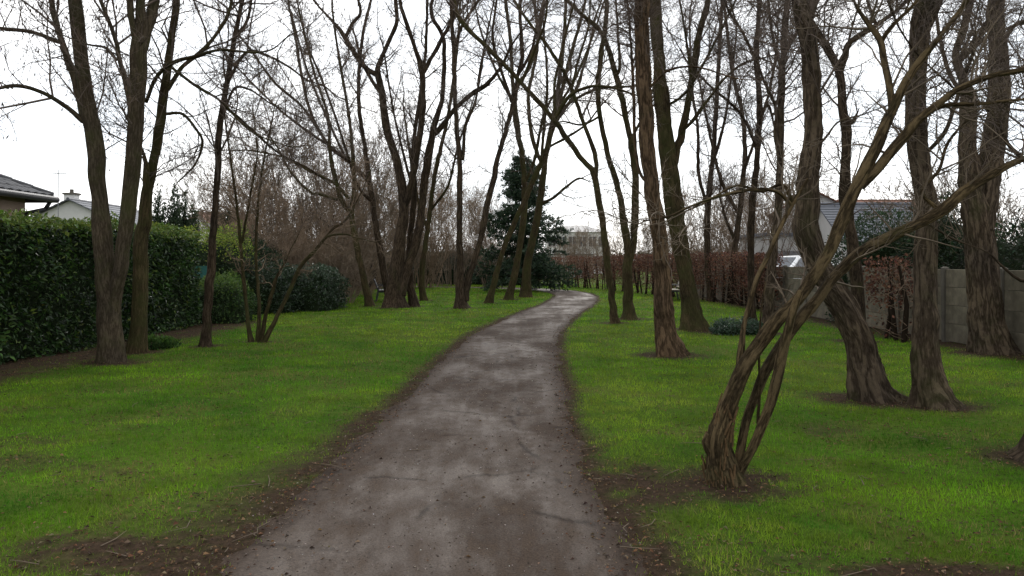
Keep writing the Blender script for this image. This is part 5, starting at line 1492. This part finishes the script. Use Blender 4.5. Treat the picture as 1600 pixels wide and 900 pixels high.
# hip ridge caps
hp0, hp1 = np.array([ex1, ey1, EZ + 0.05]), np.array([rx, ey1 - hwid, rz_ + 0.05])
for k in range(14):
    a = hp0 + (hp1 - hp0) * k / 14; b_ = hp0 + (hp1 - hp0) * (k + 1.12) / 14
    link('hip_tile', MB().rod(a - np.array(root.location), b_ - np.array(root.location), 0.10, 8, 0.085).mesh('hip_tile'), M['tile_dark'], roof)
link('gutter', MB().rod((ex1 + .06 - ox, ey0 - oy, EZ - .02), (ex1 + .06 - ox, ey1 + 0.07 - oy, EZ - .02), .075, 10).rod((ex1 + .06 - ox, ey1 + .06 - oy, EZ - .021), (ex0 - ox, ey1 + .06 - oy, EZ - .021), .074, 10).mesh('gutter', smooth=True), M['dark_metal'], root)
link('downpipe', MB().rod((ex1 - 0.02 - ox, ey1 - .03 - oy, EZ - .06), (ex1 - .10 - ox, ey1 - .1 - oy, EZ - .24), .045).rod((ex1 - .10 - ox, ey1 - .1 - oy, EZ - .24), (HX + .06 - ox, HY1 - .02 - oy, EZ - .34), .045).rod((HX + .06 - ox, HY1 - .05 - oy, EZ - .30), (HX + .06 - ox, HY1 - .05 - oy, 0), .045).mesh('downpipe', smooth=True), M['dark_metal'], root)

gable_house('white_house', 'white gabled house with slate roof and chimney beyond the near tiled roof', (-23.3, 47.6, 0), math.radians(2), 6.4, 8.0, 3.35, 4.85, 'render_white', 'slate',
            windows=(('-y', 0.4, 1.2, 1.2, 1.3),), chimney=(-0.3, -3.2, 5.2))
gable_house('far_house', 'small far house with pale gable and brown roof left of the slender tree', (gp(318, 110), 112, 0), math.radians(-8), 4.2, 6.0, 6.3, 8.2, 'render_white', 'tile_red', windows=(('-y', 0.0, 5.0, 0.9, 1.1),))
gable_house('far_house', 'far house with dull brown roof glimpsed right of the slender tree', (gp(366, 115), 118, 0), math.radians(80), 5.0, 3.2, 6.4, 8.3, 'render_pink', 'tile_red', windows=(('+x', 0.5, 1.5, 1.0, 1.1),))
gable_house('white_house', 'white gabled house just right of the massive bent trunk beyond the fence', (gp(1322, 38), 42.0, 0), math.radians(-20), 3.6, 7.0, 3.9, 4.9, 'render_white', 'tile_red', windows=(('-y', -0.6, 2.2, 0.9, 1.2),))
gable_house('slate_house', 'lower building with grey slate roof between the two massive trunks beyond the fence', (gp(1400, 33), 36, 0), math.radians(90), 5.0, 3.6, 2.55, 4.05, 'render_white', 'slate', courses=14)
gable_house('far_house', 'far house with reddish roof above the slate roof at the right', (gp(1405, 60), 64, 0), math.radians(90), 7.0, 5.4, 4.9, 6.3, 'render_white', 'tile_red')


root = thing('garage', 'low pale garage behind the fence left of the massive bent trunk', 'garage', (gp(1232, 37), 38.5, 0))
link('wall', MB().box((-1.2, -2, -.1), (1.2, 2, 2.75)).mesh('wall'), M['render_white'], root)
link('roof', MB().box((-1.32, -2.12, 2.752), (1.32, 2.12, 2.9)).mesh('roof'), M['slate'], root)
link('door', MB().box((-.9, -2.05, 0), (.9, -2.003, 2.1)).mesh('door'), M['grey_metal'], root)


def block_house(name, label, loc, w, dpt, h, wall_mat, roof_mat, rz=0.0):
    root = thing(name, label, 'house', loc); root.rotation_euler = (0, 0, rz)
    link('wall', MB().box((-w / 2, -dpt / 2, -0.1), (w / 2, dpt / 2, h)).mesh('wall'), M[wall_mat], root)
    v = [(-w / 2 - .3, -dpt / 2 - .3, h + .003), (w / 2 + .3, -dpt / 2 - .3, h + .003), (w / 2 + .3, dpt / 2 + .3, h + .003), (-w / 2 - .3, dpt / 2 + .3, h + .003), (-w / 2 + 3.0, 0, h + 1.15), (w / 2 - 3.0, 0, h + 1.15)]
    link('roof', mesh_np('roof', v, np.array([[0, 1, 5, 4], [2, 3, 4, 5], [3, 2, 1, 0]]), np.array([[1, 2, 5], [3, 0, 4]]), smooth=False), M[roof_mat], root)
    for fl, z in enumerate((1.0, 3.8)):
        for k in range(6):
            xk = -w / 2 + w * (k + 0.5) / 6
            f = link('window', MB().box((xk - .62, -dpt / 2 - .06, z - .05), (xk + .62, -dpt / 2 - .003, z + 1.55)).mesh('window'), M['render_white'], root)
            link('pane', MB().box((xk - .52, -dpt / 2 - .075, z + .05), (xk - .04, -dpt / 2 - .062, z + 1.45)).box((xk + .04, -dpt / 2 - .075, z + .05), (xk + .52, -dpt / 2 - .062, z + 1.45)).mesh('pane'), M['glass'], f)
    return root


block_house('pale_house', 'pale two-storey building far behind the copper hedge at the path bend', (gp(902, 118), 122, 0), 8.6, 8, 5.9, 'render_white', 'slate')
root = thing('garden_wall', 'long low white wall far behind the cedar and copper hedge', 'wall', (gp(880, 84), 86, 0))
link('wall_body', MB().box((-3.2, -.12, -0.1), (3.2, .12, 2.35)).mesh('wall_body'), M['render_white'], root)
link('coping', MB().box((-3.25, -.2, 2.352), (3.25, .2, 2.5)).mesh('coping'), M['slate'], root)


# ------------------------------------------------------------------ park benches
def bench(label, x, y, rz, wood):
    root = thing('park_bench', label, 'bench', (x, y, T1(x, y)), 'park benches')
    root.rotation_euler = (0, 0, rz)
    for sx in (-0.72, 0.72):     # cast side frame: front leg, rear leg running up into the back, seat bearer, armrest
        mb_ = MB()
        mb_.hexa([(sx - .025, -.26, 0), (sx + .025, -.26, 0), (sx + .025, -.20, 0), (sx - .025, -.20, 0), (sx - .025, -.22, .43), (sx + .025, -.22, .43), (sx + .025, -.16, .43), (sx - .025, -.16, .43)])
        mb_.hexa([(sx - .025, .26, 0), (sx + .025, .26, 0), (sx + .025, .32, 0), (sx - .025, .32, 0), (sx - .025, .17, .45), (sx + .025, .17, .45), (sx + .025, .23, .45), (sx - .025, .23, .45)])
        mb_.hexa([(sx - .025, .17, .452), (sx + .025, .17, .452), (sx + .025, .22, .452), (sx - .025, .22, .452), (sx - .025, .36, .92), (sx + .025, .36, .92), (sx + .025, .40, .92), (sx - .025, .40, .92)])
        mb_.box((sx - .024, -.155, .37), (sx + .024, .165, .43))
        link('leg', mb_.mesh('leg'), M['dark_metal'], root)
        link('armrest', MB().box((sx - .03, -.24, .64), (sx + .03, .24, .67)).box((sx - .02, -.22, .432), (sx + .02, -.19, .638)).mesh('armrest'), M['dark_metal'], root)
    for k in range(4):
        yy = -.23 + k * .105
        link('seat_slat', MB().box((-.85, yy, .436), (.85, yy + .085, .466)).mesh('seat_slat'), M[wood], root)
    for k in range(3):
        zz = .55 + k * .13; yy = .205 + (zz - .45) * .40
        link('back_slat', MB().hexa([(-.85, yy - .03, zz), (.85, yy - .03, zz), (.85, yy, zz), (-.85, yy, zz), (-.85, yy + .01, zz + .1), (.85, yy + .01, zz + .1), (.85, yy + .04, zz + .1), (-.85, yy + .04, zz + .1)]).mesh('back_slat'), M[wood], root)


bench('dark park bench half hidden behind the second central trunk', gp(599, 34.5), 34.5, math.radians(98), 'dark_metal')
bench('pale-slatted park bench between the furrowed and the forked right trunks', gp(1057, 34.5), 35.2, math.radians(-95), 'wood_slat')

# ------------------------------------------------------------------ small far things
d = 55; root = thing('street_lamp', 'grey street lamp rising above the cypress row on the left', 'lamp', (gp(277, d), d, 0))
link('pole', MB().rod((0, 0, -.1), (0, 0, 5.95), .07, 10, .045).mesh('pole', smooth=True), M['grey_metal'], root)
link('lamp_head', MB().hexa([(-.3, -.15, 5.96), (.55, -.1, 5.98), (.55, .1, 5.98), (-.3, .15, 5.96), (-.28, -.13, 6.14), (.5, -.06, 6.10), (.5, .06, 6.10), (-.28, .13, 6.14)]).mesh('lamp_head'), M['grey_metal'], root)
d = 43; root = thing('roof_aerial', 'thin television aerial standing by the white house chimney', 'aerial', (gp(91, d), d, 3.4))
link('mast', MB().rod((0, 0, 0), (0, 0, 3.0), .022, 6).mesh('mast'), M['grey_metal'], root)
mb_ = MB().rod((-.3, 0, 2.8), (.45, 0, 2.8), .014, 5)
for k in range(7): mb_.rod((-.25 + k * .11, -.22, 2.8), (-.25 + k * .11, .22, 2.8), .008, 4)
link('aerial_rods', mb_.mesh('aerial_rods'), M['grey_metal'], root)
d = 62; root = thing('wooden_post', 'pale wooden post with short arms far back by the clipped bush', 'post', (gp(576, d), d, 0))
link('shaft', MB().box((-.09, -.09, -.1), (.09, .09, 1.02)).mesh('shaft'), M['pale_wood'], root)
link('arm', MB().box((-.42, -.05, .88), (.12, -.092, .95)).mesh('arm'), M['pale_wood'], root)
link('arm', MB().box((-.32, -.05, .58), (.10, -.092, .65)).mesh('arm'), M['pale_wood'], root)
d = 24.2; root = thing('green_screen', 'dark green garden screen in the gap past the laurel hedge', 'screen', (gp(312, d), d, 0))
link('cloth', MB().box((-.42, -.01, .35), (.42, .01, 1.5)).mesh('cloth'), M['tarp'], root)
for sx in (-.44, .44): link('post', MB().rod((sx, 0, -.1), (sx, 0, 1.56), .025, 8).mesh('post'), M['dark_metal'], root)

# white car parked beyond the fence
def car(label, x, y, rz):
    root = thing('parked_car', label, 'car', (x, y, 0.40)); root.rotation_euler = (0, 0, rz)
    prof = [(-2.05, .30), (-2.1, .62), (-1.95, .92), (-1.25, 1.0), (-.62, 1.42), (.55, 1.48), (1.35, 1.36), (1.95, .98), (2.08, .7), (2.05, .30)]
    v, q, t_ = [], [], []
    secs = [(-.84, .92), (-.80, .985), (-.5, 1.0), (0, 1.01), (.5, 1.0), (.80, .985), (.84, .92)]
    for yy, s in secs:
        for (xx, zz) in prof:
            tuck = 0.16 * max(0, (zz - .95) / .5) * (1 if abs(yy) > .6 else 0)
            v.append((xx * (0.97 if abs(yy) > .82 else 1), yy - math.copysign(tuck, yy) if yy else yy, .3 + (zz - .3) * s))
    K = len(prof)
    for a in range(len(secs) - 1):
        for k in range(K):
            q.append([a * K + k, a * K + (k + 1) % K, (a + 1) * K + (k + 1) % K, (a + 1) * K + k])
    for e, fl in ((0, 1), ((len(secs) - 1) * K, -1)):
        for k in range(1, K - 1): t_.append([e, e + k, e + k + 1][::fl])
    link('body', mesh_np('body', v, np.array(q), np.array(t_), smooth=False), M['car_white'], root)
    link('windscreen', MB().hexa([(-1.2, -.68, 1.035), (-1.2, .68, 1.035), (-1.16, .68, 1.03), (-1.16, -.68, 1.03), (-.69, -.6, 1.405), (-.69, .6, 1.405), (-.66, .6, 1.40), (-.66, -.6, 1.40)]).mesh('windscreen'), M['glass'], root)
    for s in (-1, 1):
        link('side_window', MB().hexa([(-.95, s * .815, 1.04), (1.45, s * .815, 1.04), (1.45, s * .80, 1.04), (-.95, s * .80, 1.04), (-.5, s * .70, 1.37), (1.1, s * .70, 1.35), (1.1, s * .66, 1.35), (-.5, s * .66, 1.37)]).mesh('side_window'), M['glass'], root)
        for xx in (-1.3, 1.32):
            w = link('wheel', MB().rod((xx, s * .64, .31), (xx, s * .862, .31), .31, 18).mesh('wheel'), M['rubber'], root)
            link('rim', MB().rod((xx, s * .863, .31), (xx, s * .872, .31), .19, 14).mesh('rim'), M['grey_metal'], w)
        link('headlight', MB().box((-2.115, s * .62 - .14, .68), (-2.04, s * .62 + .14, .8)).mesh('headlight'), M['grey_metal'], root)
    return root


car('white car roof showing over the fence beside the bent trunk', gp(1240, 33), 33.0, math.radians(35))
link('yard', MB().box((9.6, 26, 0.05), (19, 36, 0.40)).mesh('yard'), M['concrete'], kind='structure')

# far wood closing the view
r = np.random.default_rng(900)
n = 900
a = np.radians(-34 + 68 * r.random(n)); rad = 150 + 45 * r.random(n)
x = np.sin(a) * rad; y = np.cos(a) * rad
h = (3.2 + 3.0 * noise2(x, y, 0.05, 3)) * (0.7 + 0.5 * r.random(n))
P = np.stack([np.stack([x, y, 0 * x - .1], -1), np.stack([x + r.normal(0, .3, n), y, h * .5], -1), np.stack([x + r.normal(0, .6, n), y, h], -1)], 1)
R_ = np.tile([[0.10, 0.07, 0.02]], (n, 1))
B, BR = grow(r, P, R_, 4500, 0.1, (1.4, 3.4), (25, 65), 3, 0.15, 0.2, 0.06, 0.03)
link('far_wood', mesh_np('far_wood', *merge([tubes(P, R_, 4), spindles(B, BR)])), M['twig_far'], kind='stuff', label='far bare scrub along the skyline', category='wood')
n = 9000
a = np.radians(-36 + 72 * r.random(n)); rad = 140 + 20 * r.random(n)
x = np.sin(a) * rad; y = np.cos(a) * rad
z = 2.9 * r.random(n) * (0.5 + noise2(x, y, 0.15, 5))
link('far_scrub', leaf_mesh('far_scrub', np.stack([x, y, z], -1), r.normal(0, 1, (n, 3)), r.normal(0, 1, (n, 3)), 0.9, 0.6, colours(n, [(0.03, 0.026, 0.016), (0.02, 0.03, 0.014), (0.05, 0.035, 0.025)], .4, r), 0.2), M['leaf'], kind='stuff', label='low dark scrub at the far edge of the park', category='scrub')
